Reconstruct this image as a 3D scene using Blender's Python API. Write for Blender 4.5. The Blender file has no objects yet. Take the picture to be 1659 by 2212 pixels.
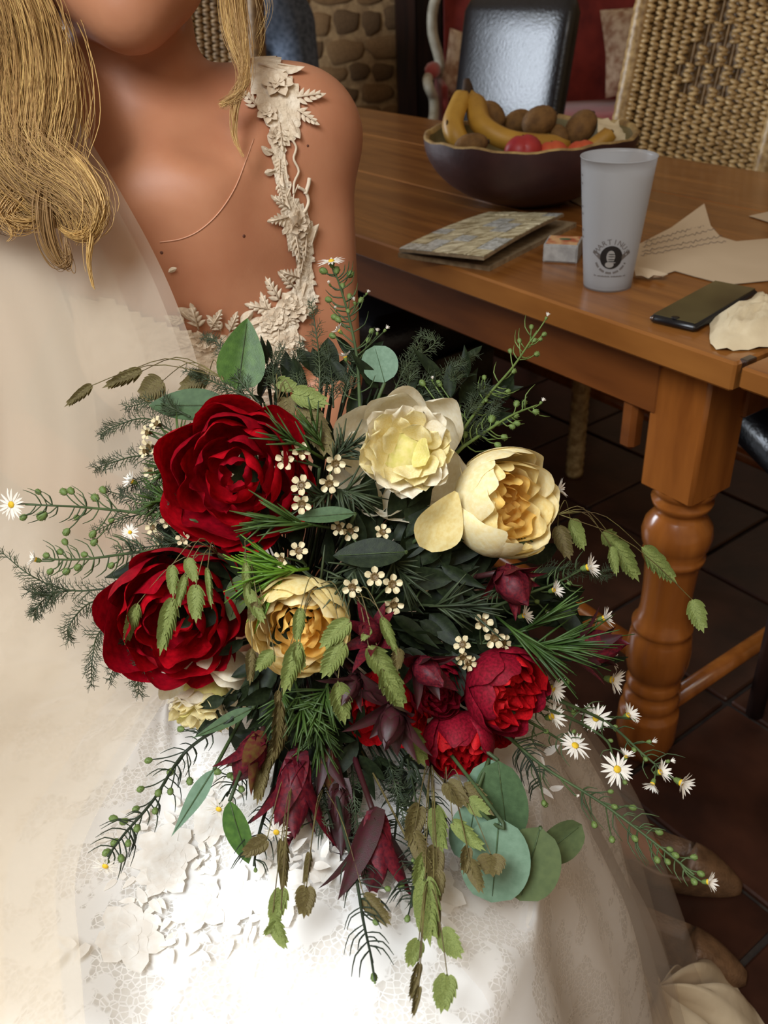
import bpy, math, random
import numpy as np
from mathutils import Matrix, Vector, noise

# ---------------------------------------------------------------- camera
W_PX, H_PX, F_PX = 1659, 2212, 1912.0
PITCH, ROLL, CAM_Z = math.radians(32), math.radians(2.8), 1.14
fw = np.array([0, math.cos(PITCH), -math.sin(PITCH)])
rt = np.array([math.cos(ROLL), -math.sin(ROLL)*math.sin(PITCH), -math.sin(ROLL)*math.cos(PITCH)])
up = np.cross(-fw, rt)
CAM = np.array([0, 0, CAM_Z])
scene = bpy.context.scene
cd = bpy.data.cameras.new('camera'); cam = bpy.data.objects.new('camera', cd)
scene.collection.objects.link(cam)
cam.matrix_world = Matrix([[rt[0], up[0], -fw[0], 0], [rt[1], up[1], -fw[1], 0], [rt[2], up[2], -fw[2], CAM_Z], [0, 0, 0, 1]])
cd.sensor_fit = 'HORIZONTAL'; cd.sensor_width = 36; cd.lens = 36*F_PX/W_PX
cd.clip_start = 0.02; cd.clip_end = 50
cd.dof.use_dof = True; cd.dof.focus_distance = 0.66; cd.dof.aperture_fstop = 16
scene.camera = cam

# ---------------------------------------------------------------- light
world = bpy.data.worlds.new('world'); scene.world = world; world.use_nodes = True
bg = world.node_tree.nodes['Background']
bg.inputs[0].default_value = (1.0, 0.80, 0.60, 1); bg.inputs[1].default_value = 0.21
def area(name, loc, target, sx, sy, power, color, spread=180):
    l = bpy.data.lights.new(name, 'AREA'); l.shape = 'RECTANGLE'; l.size = sx; l.size_y = sy
    l.energy = power; l.color = color; l.spread = math.radians(spread)
    o = bpy.data.objects.new(name, l); scene.collection.objects.link(o)
    o.location = loc
    o.rotation_euler = (Vector(target)-Vector(loc)).to_track_quat('-Z', 'Y').to_euler()
    return o
area('near_window_light', (-0.55, -0.30, 1.95), (-0.04, 0.36, 0.5), 0.7, 0.8, 10.5, (0.86, 0.93, 1.0), 105)
area('far_window_light', (-2.44, 3.2, 1.25), (0.6, 2.6, 0.8), 1.1, 1.3, 60, (0.80, 0.89, 1.0))
area('warm_overhead_light', (0.5, -1.0, 2.3), (0.1, 1.0, 0.7), 0.8, 0.8, 6, (1.0, 0.80, 0.58))  # warm area light above and behind the camera, no fixture modelled
vs = scene.view_settings
vs.view_transform = 'Standard'; vs.look = 'None'; vs.gamma = 1; vs.use_curve_mapping = False; vs.exposure = 0.35

# ---------------------------------------------------------------- helpers
def ray(x, y): return fw + rt*(x-W_PX/2)/F_PX - up*(y-H_PX/2)/F_PX
def PD(x, y, d): return CAM + ray(x, y)*d
def PZ(x, y, z):
    v = ray(x, y); return CAM + v*((z-CAM_Z)/v[2])
def PY(x, y, Y):
    v = ray(x, y); return CAM + v*(Y/v[1])
def depth_of(p): return float((np.array(p)-CAM) @ fw)
rnd = random.Random(5)
def V(*a): return np.array(a, float)
def nrm(v): return v/(np.linalg.norm(v)+1e-12)
def lin(c):
    return tuple(((x/255)/12.92 if x/255 <= .04045 else ((x/255+.055)/1.055)**2.4) for x in c)

def mat(name, c1, c2=None, rough=.6, scale=20, bump=0, bscale=None, spec=.5, trans=0, alpha=1, metal=0, sheen=0, coat=0,
        kind='noise', stretch=(1, 1, 1), lo=.35, hi=.65, sss=0, emit=0, detail=4, space='Object', transmission=0, ior=1.45):
    m = bpy.data.materials.new(name); m.use_nodes = True
    nt = m.node_tree; N = nt.nodes; L = nt.links
    b = N['Principled BSDF']; out = N['Material Output']
    c1 = lin(c1); c2 = lin(c2) if c2 else c1
    tc = N.new('ShaderNodeTexCoord'); mp = N.new('ShaderNodeMapping'); mp.inputs['Scale'].default_value = stretch
    L.new(tc.outputs[space], mp.inputs[0])
    if kind == 'noise':
        t = N.new('ShaderNodeTexNoise'); t.inputs['Scale'].default_value = scale; t.inputs['Detail'].default_value = detail; o = t.outputs[0]
    elif kind == 'wave':
        t = N.new('ShaderNodeTexWave'); t.inputs['Scale'].default_value = scale; t.inputs['Distortion'].default_value = 6; t.inputs['Detail'].default_value = 3; t.inputs['Detail Scale'].default_value = 1.5; o = t.outputs[0]
    else:
        t = N.new('ShaderNodeTexVoronoi'); t.inputs['Scale'].default_value = scale; o = t.outputs[0 if kind == 'voronoi' else 1]
    L.new(mp.outputs[0], t.inputs[0])
    r = N.new('ShaderNodeValToRGB'); r.color_ramp.elements[0].position = lo; r.color_ramp.elements[1].position = hi
    r.color_ramp.elements[0].color = (*c1, 1); r.color_ramp.elements[1].color = (*c2, 1)
    L.new(o, r.inputs[0]); L.new(r.outputs[0], b.inputs['Base Color'])
    b.inputs['Roughness'].default_value = rough; b.inputs['Specular IOR Level'].default_value = spec
    b.inputs['Metallic'].default_value = metal; b.inputs['Coat Weight'].default_value = coat; b.inputs['Coat Roughness'].default_value = .12
    b.inputs['Sheen Weight'].default_value = sheen; b.inputs['IOR'].default_value = ior
    b.inputs['Subsurface Weight'].default_value = sss; b.inputs['Subsurface Radius'].default_value = (.02, .008, .004)
    b.inputs['Transmission Weight'].default_value = transmission
    if emit: b.inputs['Emission Color'].default_value = (*c1, 1); b.inputs['Emission Strength'].default_value = emit
    if bump:
        t2 = N.new('ShaderNodeTexNoise'); t2.inputs['Scale'].default_value = bscale or scale*3; t2.inputs['Detail'].default_value = 4
        L.new(mp.outputs[0], t2.inputs[0])
        bp = N.new('ShaderNodeBump'); bp.inputs['Strength'].default_value = bump; bp.inputs['Distance'].default_value = .004
        L.new(t2.outputs[0], bp.inputs['Height']); L.new(bp.outputs[0], b.inputs['Normal'])
    last = b.outputs[0]
    if trans:
        tr = N.new('ShaderNodeBsdfTranslucent'); L.new(r.outputs[0], tr.inputs[0])
        mx = N.new('ShaderNodeMixShader'); mx.inputs[0].default_value = trans
        L.new(last, mx.inputs[1]); L.new(tr.outputs[0], mx.inputs[2]); last = mx.outputs[0]
    if alpha < 1:
        tp = N.new('ShaderNodeBsdfTransparent'); mx = N.new('ShaderNodeMixShader'); mx.inputs[0].default_value = alpha
        L.new(tp.outputs[0], mx.inputs[1]); L.new(last, mx.inputs[2]); last = mx.outputs[0]
    L.new(last, out.inputs[0])
    return m

WM = {}
def _link(o, M, parent=None):
    scene.collection.objects.link(o); WM[o] = M
    if parent is not None:
        o.parent = parent; o.matrix_basis = WM[parent].inverted() @ M
    else: o.matrix_basis = M
    return o
def T(name, label, cat, loc, group=None):
    o = bpy.data.objects.new(name, None); o.empty_display_size = .02
    _link(o, Matrix.Translation(Vector(loc)))
    o['label'] = label; o['category'] = cat
    if group: o['group'] = group
    return o
def P(parent, name, mesh, M=None, **kw):
    o = bpy.data.objects.new(name, mesh); _link(o, M if M is not None else Matrix.Identity(4), parent)
    for k, v in kw.items(): o[k] = v
    return o
def S(name, mesh, label, cat, M=None, group=None, **kw):
    o = bpy.data.objects.new(name, mesh); _link(o, M if M is not None else Matrix.Identity(4))
    o['label'] = label; o['category'] = cat
    if group: o['group'] = group
    for k, v in kw.items(): o[k] = v
    return o
def ST(name, mesh, M=None, parent=None):
    o = bpy.data.objects.new(name, mesh); _link(o, M if M is not None else Matrix.Identity(4), parent)
    if parent is None: o['kind'] = 'structure'
    return o

class MB:
    def __init__(s): s.v = []; s.f = []; s.m = []; s.n = 0
    def add(s, v, f, mi=0, M=None):
        v = np.asarray(v, float).reshape(-1, 3)
        if M is not None: v = v @ np.array(M.to_3x3()).T + np.array(M.translation)
        s.v.append(v); s.f += [[i+s.n for i in q] for q in f]; s.m += [mi]*len(f); s.n += len(v); return s
    def mesh(s, name, mats, smooth=True):
        me = bpy.data.meshes.new(name)
        me.from_pydata(np.concatenate(s.v).tolist(), [], s.f)
        for m in (mats if isinstance(mats, (list, tuple)) else [mats]): me.materials.append(m)
        me.polygons.foreach_set('material_index', s.m)
        me.polygons.foreach_set('use_smooth', [smooth]*len(s.f)); me.update()
        return me
def one(name, vf, m, smooth=True): return MB().add(*vf).mesh(name, m, smooth)

def gridf(nu, nv, closed=False):
    f = []
    for j in range(nv-1):
        for i in range(nu if closed else nu-1):
            f.append([j*nu+i, j*nu+(i+1) % nu, (j+1)*nu+(i+1) % nu, (j+1)*nu+i])
    return f
def box(sx, sy, sz, c=(0, 0, 0), bev=0):
    x, y, z = sx/2, sy/2, sz/2; c = V(*c)
    if not bev:
        v = [(-x, -y, -z), (x, -y, -z), (x, y, -z), (-x, y, -z), (-x, -y, z), (x, -y, z), (x, y, z), (-x, y, z)]
        return np.array(v)+c, [[0, 3, 2, 1], [4, 5, 6, 7], [0, 1, 5, 4], [1, 2, 6, 5], [2, 3, 7, 6], [3, 0, 4, 7]]
    b = bev; rings = []
    def ring(x, y, z, k):
        k = min(k, x*.9, y*.9); return [(-x+k, -y, z), (x-k, -y, z), (x, -y+k, z), (x, y-k, z), (x-k, y, z), (-x+k, y, z), (-x, y-k, z), (-x, -y+k, z)]
    v = ring(x-b, y-b, -z, b*.5)+ring(x, y, -z+b, b)+ring(x, y, z-b, b)+ring(x-b, y-b, z, b*.5)
    f = gridf(8, 4, True)+[list(range(7, -1, -1)), list(range(24, 32))]
    return np.array(v)+c, f
def spline(pts, n):
    p = np.array(pts, float)
    if len(p) == 2: p = np.array([p[0], (p[0]+p[1])/2, p[1]])
    q = np.vstack([2*p[0]-p[1], p, 2*p[-1]-p[-2]]); out = []
    for t in np.linspace(0, len(p)-1-1e-6, n):
        i = int(t); u = t-i; a, b, c, d = q[i:i+4]
        out.append(.5*((2*b)+(-a+c)*u+(2*a-5*b+4*c-d)*u*u+(-a+3*b-3*c+d)*u**3))
    return np.array(out)
def tube(path, r, sides=6, cap=True):
    p = np.array(path, float); n = len(p); r = np.broadcast_to(np.asarray(r, float), (n,))
    t = np.gradient(p, axis=0); t /= np.linalg.norm(t, axis=1)[:, None]+1e-9
    a = nrm(np.cross(t[0], V(.3, .2, 1))) if abs(t[0] @ nrm(V(.3, .2, 1))) < .95 else nrm(np.cross(t[0], V(1, 0, 0)))
    vs_ = []
    for i in range(n):
        a = nrm(a-t[i]*(a @ t[i])); b = np.cross(t[i], a)
        for k in range(sides):
            w = 2*math.pi*k/sides; vs_.append(p[i]+r[i]*(a*math.cos(w)+b*math.sin(w)))
    f = gridf(sides, n, True)
    if cap: f += [list(range(sides-1, -1, -1)), list(range((n-1)*sides, n*sides))]
    return np.array(vs_), f
def lathe(prof, n=24, sq=None):
    v = []; 
    for r, z in prof:
        for k in range(n):
            w = 2*math.pi*k/n; v.append((r*math.cos(w), r*math.sin(w), z))
    return np.array(v), gridf(n, len(prof), True)
def ball(r=1, nu=12, nv=8, s=(1, 1, 1)):
    prof = [(r*math.sin(math.pi*j/nv)+1e-5, -r*math.cos(math.pi*j/nv)) for j in range(nv+1)]
    v, f = lathe(prof, nu); return v*np.array(s), f
def frame(o, xd, zd, s=1):
    x = nrm(np.array(xd, float)); z = np.array(zd, float); z = nrm(z-x*(z @ x)); y = np.cross(z, x)
    s = (s, s, s) if np.isscalar(s) else s
    return Matrix([[x[i]*s[0], y[i]*s[1], z[i]*s[2], o[i]] for i in range(3)]+[[0, 0, 0, 1]])
def frz(o, zd, s=1, spin=0):
    z = nrm(np.array(zd, float)); x = np.cross(V(0, 1, 0) if abs(z[1]) < .9 else V(1, 0, 0), z); x = nrm(x); y = np.cross(z, x)
    x2 = x*math.cos(spin)+y*math.sin(spin)
    return frame(o, x2, z, s)
def imdir(a, tilt=0):
    a = math.radians(a); t = math.radians(tilt)
    return (rt*math.cos(a)+up*math.sin(a))*math.cos(t)-fw*math.sin(t)
def sm(x): x = np.clip(x, 0, 1); return x*x*(3-2*x)
# ---------------------------------------------------------------- materials
M_floor = mat('terracotta', (70, 40, 27), (46, 26, 18), .35, 9, .15, 60)
M_grout = mat('grout', (58, 48, 40), (40, 32, 27), .9, 40)
M_stone = [mat('stone_%s' % n, a, b, .95, 14, .9, 40) for n, a, b in (('ochre', (178, 138, 92), (136, 102, 68)), ('grey', (150, 118, 82), (112, 86, 60)), ('tan', (190, 150, 104), (150, 116, 78)))]
M_mortar = mat('mortar', (196, 162, 116), (160, 128, 90), .95, 30, .8, 90)
M_darkwood = mat('dark_wood', (58, 32, 22), (32, 18, 14), .5, 6, .2, 40, stretch=(6, 6, .6))
M_redwood = mat('red_wood', (92, 30, 20), (58, 18, 13), .4, 6, stretch=(6, 6, .6))
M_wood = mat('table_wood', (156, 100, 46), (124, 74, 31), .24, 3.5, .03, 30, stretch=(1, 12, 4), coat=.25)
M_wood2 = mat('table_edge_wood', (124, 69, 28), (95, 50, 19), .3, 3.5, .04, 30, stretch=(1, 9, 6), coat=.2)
M_wood3 = mat('turned_wood', (160, 94, 38), (130, 72, 27), .24, 5, .03, 30, stretch=(6, 6, 1), coat=.4)
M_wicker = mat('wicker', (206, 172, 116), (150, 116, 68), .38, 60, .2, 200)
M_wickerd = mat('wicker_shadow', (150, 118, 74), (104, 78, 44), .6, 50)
M_leather = mat('black_leather', (20, 20, 24), (12, 12, 15), .27, 60, .25, 140, spec=.8)
M_pink = mat('pink_velvet', (190, 88, 84), (160, 62, 62), .85, 12, sheen=.5)
M_redv = mat('red_velvet', (158, 56, 46), (120, 36, 32), .85, 12, sheen=.5)
M_cream_paint = mat('cream_paint', (205, 200, 180), (170, 162, 140), .45, 20)
M_pillow = mat('pillow_cloth', (215, 190, 160), (160, 120, 92), .9, 30)
M_jean = mat('denim', (112, 122, 138), (76, 86, 100), .9, 60, .2, 300)
M_skin = mat('skin', (188, 130, 96), (174, 114, 82), .48, 12, .03, 400, sss=.12, spec=.4)
M_bowl = mat('bowl_outside', (64, 36, 34), (48, 26, 26), .5, 14, .2, 60)
M_bowlin = mat('bowl_inside', (140, 128, 88), (108, 96, 62), .6, 20)
M_rim = mat('bowl_rim', (180, 150, 92), (130, 100, 60), .7, 40)
M_banana = mat('banana_skin', (196, 150, 58), (160, 116, 42), .5, 14, detail=6)
M_bantip = mat('banana_tip', (70, 48, 28), (40, 28, 18), .8)
M_kiwi = mat('kiwi_skin', (128, 92, 48), (98, 68, 34), .8, 60, .3, 200)
M_peach = mat('peach_skin', (190, 60, 44), (220, 130, 60), .5, 10)
M_paper = mat('paper', (206, 182, 150), (196, 172, 140), .85, 6)
M_ink = mat('ink', (120, 104, 100), (96, 84, 84), .8)
M_napkin = mat('napkin', (222, 204, 168), (205, 186, 150), .95, 20, .3, 60)
M_phone = mat('phone_body', (16, 15, 18), None, .3, spec=.6)
M_screen = mat('phone_glass', (92, 84, 52), (58, 52, 34), .12, 7, spec=.8)
M_glint = mat('phone_metal', (120, 110, 105), None, .3, metal=1)
M_match = mat('matchbox_paper', (176, 172, 165), (150, 146, 140), .8, 90)
M_matchtop = mat('matchbox_print', (170, 84, 52), (208, 160, 110), .6, 60, kind='voronoi')
M_matchgreen = mat('matchbox_green_print', (66, 92, 58), None, .6)
M_shell = mat('mother_of_pearl', (252, 240, 200), (150, 130, 86), .2, 90, .6, 160, spec=.8, stretch=(.5, 2.2, 1), coat=.4)
M_shell2 = mat('pale_mother_of_pearl', (226, 226, 220), (166, 166, 154), .18, 120, .6, 200, spec=.9, coat=.6)
M_clutch = mat('clutch_cloth', (150, 128, 96), (120, 100, 72), .8, 100)
M_blackprint = mat('black_print', (28, 24, 22), None, .6)
M_greyprint = mat('grey_print', (98, 90, 84), None, .7)
M_silver = mat('pale_print', (150, 146, 140), None, .7)
M_cup = mat('frosted_plastic', (205, 205, 205), None, .32, trans=.45, alpha=.62, spec=.6)
M_water = mat('cup_base', (200, 205, 215), None, .3, trans=.5, alpha=.35)
M_lampshade = mat('lampshade', (170, 150, 130), (140, 122, 104), .9, 10, trans=.3)
M_blue = mat('pale_blue_cloth', (150, 180, 215), (120, 150, 190), .8, 5)
M_plate = mat('plate_glaze', (170, 158, 132), None, .4)
M_green = mat('leaf_green', (70, 98, 42), (52, 76, 32), .5, 8, trans=.25)
M_red_cloth = mat('red_cloth', (200, 30, 22), None, .7)
M_orange = mat('orange_flower', (225, 120, 30), None, .7)
# bouquet
M_redp = mat('red_petal', (196, 8, 26), (160, 4, 20), .7, 10, .12, 60, trans=.25, spec=.12)
M_redp2 = mat('deep_red_petal', (168, 6, 28), (132, 4, 22), .7, 10, .12, 60, trans=.25, spec=.12)
M_redr = mat('spray_rose_petal', (214, 22, 28), (178, 10, 24), .6, 20, .2, 90, trans=.25, spec=.25)
M_redro = mat('spray_rose_outer', (150, 14, 40), (104, 8, 24), .6, 14, .2, 90, trans=.2, spec=.25)
M_white = mat('white_petal', (246, 238, 216), (238, 226, 196), .6, 14, .2, 90, trans=.25, spec=.3)
M_whitey = mat('inner_peony_petal', (246, 234, 188), (238, 220, 152), .6, 14, .25, 90, trans=.3, spec=.3)
M_cream = mat('cream_petal', (252, 240, 196), (247, 228, 168), .6, 12, .2, 80, trans=.25, spec=.3)
M_yel = mat('yellow_petal', (246, 210, 122), (240, 194, 98), .6, 12, .2, 80, trans=.3, spec=.3)
M_cream2 = mat('buttery_petal', (246, 228, 166), (238, 212, 138), .6, 12, .2, 80, trans=.25, spec=.3)
M_leu = mat('burgundy_bract', (104, 22, 32), (64, 14, 26), .5, 18, .1, 90, trans=.1, spec=.3)
M_leud = mat('dark_bract', (62, 17, 26), (50, 26, 20), .5, 14, .1, 90, trans=.1)
M_leub = mat('brown_green_bract', (96, 72, 34), (92, 36, 34), .42, 10, trans=.12)
M_euc = mat('eucalyptus', (80, 102, 68), (70, 90, 60), .55, 12, .1, 60, spec=.2, trans=.15)
M_eucp = mat('pale_eucalyptus', (120, 146, 122), (108, 134, 110), .55, 10, .1, 60, spec=.2, trans=.2)
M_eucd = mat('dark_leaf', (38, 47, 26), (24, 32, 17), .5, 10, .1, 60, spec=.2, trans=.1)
M_eucg = mat('fresh_leaf', (78, 112, 44), (58, 90, 34), .45, 8, .1, 60, trans=.2)
M_euco = mat('olive_leaf', (94, 106, 68), (84, 96, 62), .55, 8, spec=.2, trans=.2)
M_oat = mat('oat_green', (150, 160, 88), (112, 124, 64), .55, 60, .3, 200, trans=.25)
M_oatd = mat('oat_bronze', (122, 112, 62), (96, 78, 50), .55, 60, .3, 200, trans=.2)
M_stem = mat('stem_green', (70, 86, 46), (48, 62, 34), .6, 40)
M_stemd = mat('dark_stem', (44, 54, 34), (30, 38, 26), .6, 40)
M_needle = mat('needle_green', (66, 90, 34), (44, 62, 24), .5, 40, trans=.1)
M_fern = mat('fern_green', (60, 70, 42), (40, 50, 30), .6, 40)
M_ray = mat('aster_ray', (248, 242, 230), (240, 232, 218), .6, 30, trans=.3)
M_disc = mat('aster_disc', (226, 190, 40), (200, 156, 30), .7, 200)
M_calyx = mat('calyx_green', (106, 124, 62), (84, 104, 50), .6, 80)
M_wax = mat('wax_petal', (236, 222, 184), (222, 204, 156), .45, 40, trans=.25, spec=.5)
M_waxc = mat('wax_cup', (110, 84, 42), (86, 68, 36), .5, 60)
# dress
def lace_mat(name, c, alpha, scale):
    m = mat(name, c, None, .75, 10, alpha=.5, trans=.25)
    nt = m.node_tree; N = nt.nodes; L = nt.links
    tc = N.new('ShaderNodeTexCoord'); v = N.new('ShaderNodeTexVoronoi'); v.feature = 'DISTANCE_TO_EDGE'; v.inputs['Scale'].default_value = scale
    n = N.new('ShaderNodeTexNoise'); n.inputs['Scale'].default_value = scale*.16; n.inputs['Detail'].default_value = 3
    L.new(tc.outputs['Object'], v.inputs[0]); L.new(tc.outputs['Object'], n.inputs[0])
    r = N.new('ShaderNodeMapRange'); r.inputs[1].default_value = .04; r.inputs[2].default_value = .12; r.inputs[3].default_value = 1; r.inputs[4].default_value = alpha
    L.new(v.outputs[0], r.inputs[0])
    r2 = N.new('ShaderNodeMapRange'); r2.inputs[1].default_value = .46; r2.inputs[2].default_value = .52; r2.inputs[3].default_value = 0; r2.inputs[4].default_value = 1
    L.new(n.outputs[0], r2.inputs[0])
    mx = N.new('ShaderNodeMath'); mx.operation = 'MAXIMUM'; L.new(r.outputs[0], mx.inputs[0]); L.new(r2.outputs[0], mx.inputs[1])
    for nd in N:
        if nd.type == 'MIX_SHADER' and nd.inputs[1].is_linked and nd.inputs[1].links[0].from_node.type == 'BSDF_TRANSPARENT': L.new(mx.outputs[0], nd.inputs[0])
    return m
M_satin = mat('ivory_satin', (244, 238, 228), (238, 230, 218), .55, 5, .12, 30, sheen=.2)
M_lace = lace_mat('floral_lace', (250, 248, 244), .45, 230)
M_motif = mat('lace_motif', (250, 246, 238), (240, 232, 220), .8, 6, trans=.15)
M_corded = mat('corded_lace', (226, 208, 182), (206, 184, 156), .8, 6)
M_bod = mat('bodice_lace', (232, 216, 192), (216, 196, 168), .85, 70, 1.0, 150, kind='voronoi')
M_tulle = mat('bridal_tulle', (234, 220, 198), None, .8, alpha=.36, trans=.45)
M_tulle2 = mat('sheer_tulle', (236, 222, 206), None, .85, alpha=.17, trans=.35)
M_hair = mat('blonde_hair', (190, 148, 92), (136, 102, 60), .42, 8, spec=.5)
M_hairl = mat('light_blonde_hair', (222, 184, 116), (192, 150, 86), .4, 8, spec=.5)
M_shoe = mat('champagne_shoe', (122, 90, 62), (94, 68, 46), .4, 60, .3, 300, metal=.15)
M_eye = mat('eye_white', (235, 232, 225), None, .2)
M_iris = mat('iris', (74, 92, 104), None, .2)

# ---------------------------------------------------------------- setting: floor, walls
TA = V(-.562, .827, 0); TN = V(.827, .562, 0)
def build_setting():
    fl = ST('floor', one('floor', box(6.2, 8.0, .05, (.4, 2.2, -.035)), M_grout, False))
    s = .30
    tile_meshes = [one('tile', box(s-.009, s-.009, .012, bev=.003), M_floor, False) for _ in range(1)]
    ang = math.atan2(TN[1], TN[0])+.02
    c, sn = math.cos(ang), math.sin(ang)
    cand = []
    for i in range(-14, 22):
        for j in range(-12, 22):
            x = (i+.3)*s; y = (j+.45)*s
            wx, wy = x*c-y*sn, x*sn+y*c
            if -1.2 < wx < 2.6 and .1 < wy < 5.6: cand.append((wx*wx+wy*wy, wx, wy))
    cand.sort()
    for k, (_, wx, wy) in enumerate(cand[:290]):
        M = Matrix.Translation((wx, wy, -.0062+rnd.uniform(-.001, .0002))) @ Matrix.Rotation(ang+rnd.uniform(-.006, .006), 4, 'Z')
        P(fl, 'tile', tile_meshes[0], M)
    # back wall: mortar and stones
    YB = 5.35
    wb = ST('wall_back', one('wall_back', box(6.2, .25, 2.6, (.4, YB+.125+.03, 1.29)), M_mortar, False))
    protos = []
    for k in range(9):
        v, f = ball(1, 10, 6)
        r = random.Random(k); ph = [r.uniform(0, 6) for _ in range(4)]
        th = np.arctan2(v[:, 2], v[:, 0]); sc = 1+.10*np.sin(3*th+ph[0])+.07*np.sin(5*th+ph[1])
        v = np.sign(v)*np.abs(v)**.72
        v[:, 0] *= sc; v[:, 2] *= sc; v[:, 1] *= 1
        protos.append(one('stone', (v, f), M_stone[k % 3]))
    n = 0
    def course(x0, x1, z0, z1, Y):
        nonlocal n
        z = z0
        while z < z1:
            h = rnd.uniform(.07, .13); x = x0+rnd.uniform(-.06, 0)
            while x < x1:
                w = rnd.uniform(.10, .24)
                if n < 296:
                    P(wb, 'stone', rnd.choice(protos), Matrix.Translation((x+w/2, Y, z+h/2+rnd.uniform(-.01, .01))) @ Matrix.Rotation(rnd.uniform(-.12, .12), 4, 'Y') @ Matrix.Diagonal((w*.50, .022, h*.48, 1)))
                    n += 1
                x += w+.012
            z += h+.012
    course(-.75, .16, .25, 1.35, YB+.03)
    course(1.15, 2.75, .12, 1.15, YB+.03)
    # dark wooden doorway beside the stone
    d = ST('door_1', one('door_frame', box(.10, .16, 2.2, (.235, YB-.08, 1.09)), M_darkwood, False))
    P(d, 'door_jamb', one('door_jamb', box(.10, .16, 2.2, (.92, YB-.08, 1.09)), M_darkwood, False))
    P(d, 'door_lintel', one('door_lintel', box(.79, .16, .12, (.578, YB-.08, 2.25)), M_darkwood, False))
    for k in range(4):
        P(d, 'door_panel', one('door_panel', box(.138, .05, 2.15, (.36+k*.145, YB-.04, 1.08), .004), M_darkwood, False))
    # left wall with the far window
    wl = ST('wall_left', MB().add(*box(.2, 2.6, 2.6, (-2.6, -.05, 1.29))).add(*box(.2, 1.9, .6, (-2.6, 3.2, .29))).add(*box(.2, 1.9, .6, (-2.6, 3.2, 2.29))).add(*box(.2, 1.5, 2.6, (-2.6, 4.75, 1.29))).add(*box(.2, 1.1, 2.6, (-2.6, 1.75, 1.29))).mesh('wall_left', M_mortar, False))
    wf = MB()
    for y in (2.55, 3.2, 3.85): wf.add(*box(.06, .06, 1.4, (-2.53, y, 1.29), .006))
    for z in (.6, 1.29, 1.98): wf.add(*box(.06, 1.36, .06, (-2.53, 3.2, z), .006))
    ST('window_1', wf.mesh('window_frame', M_cream_paint, False))
    ST('wall_right', one('wall_right', box(.2, 8, 2.6, (3.6, 2.2, 1.29)), M_mortar, False))
build_setting()

# ---------------------------------------------------------------- table
K = V(.391, .894, 0)
def TP(a, n, z=0): return K+TA*a+TN*n+V(0, 0, z)
def tb(a0, a1, n0, n1, z0, z1, bev=.003):
    """box in table coordinates -> world verts"""
    v, f = box(abs(a1-a0), abs(n1-n0), z1-z0, bev=bev)
    v = v+V((a0+a1)/2, (n0+n1)/2, (z0+z1)/2)
    # local axes: x=-TA (keeps right handed with TN), y=TN
    return np.array([K-TA*(-p[0])+TN*p[1]+V(0, 0, p[2]) for p in v]), [q[::-1] for q in f]
MT = frame(K, -TA, V(0, 0, 1))  # local x = toward camera end, y=..., z up
def tbl(a0, a1, n0, n1, z0, z1, bev=.003):
    v, f = box(abs(a1-a0), abs(n1-n0), z1-z0, bev=bev)
    # local x=-a ; local y = z cross x
    yl = np.array(MT.to_3x3().col[1]); sgn = 1 if yl @ TN > 0 else -1
    return v+V(-(a0+a1)/2, sgn*(n0+n1)/2, (z0+z1)/2), f
yl = np.array(MT.to_3x3().col[1]); SG = 1 if yl @ TN > 0 else -1
TOPZ = .75
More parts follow.
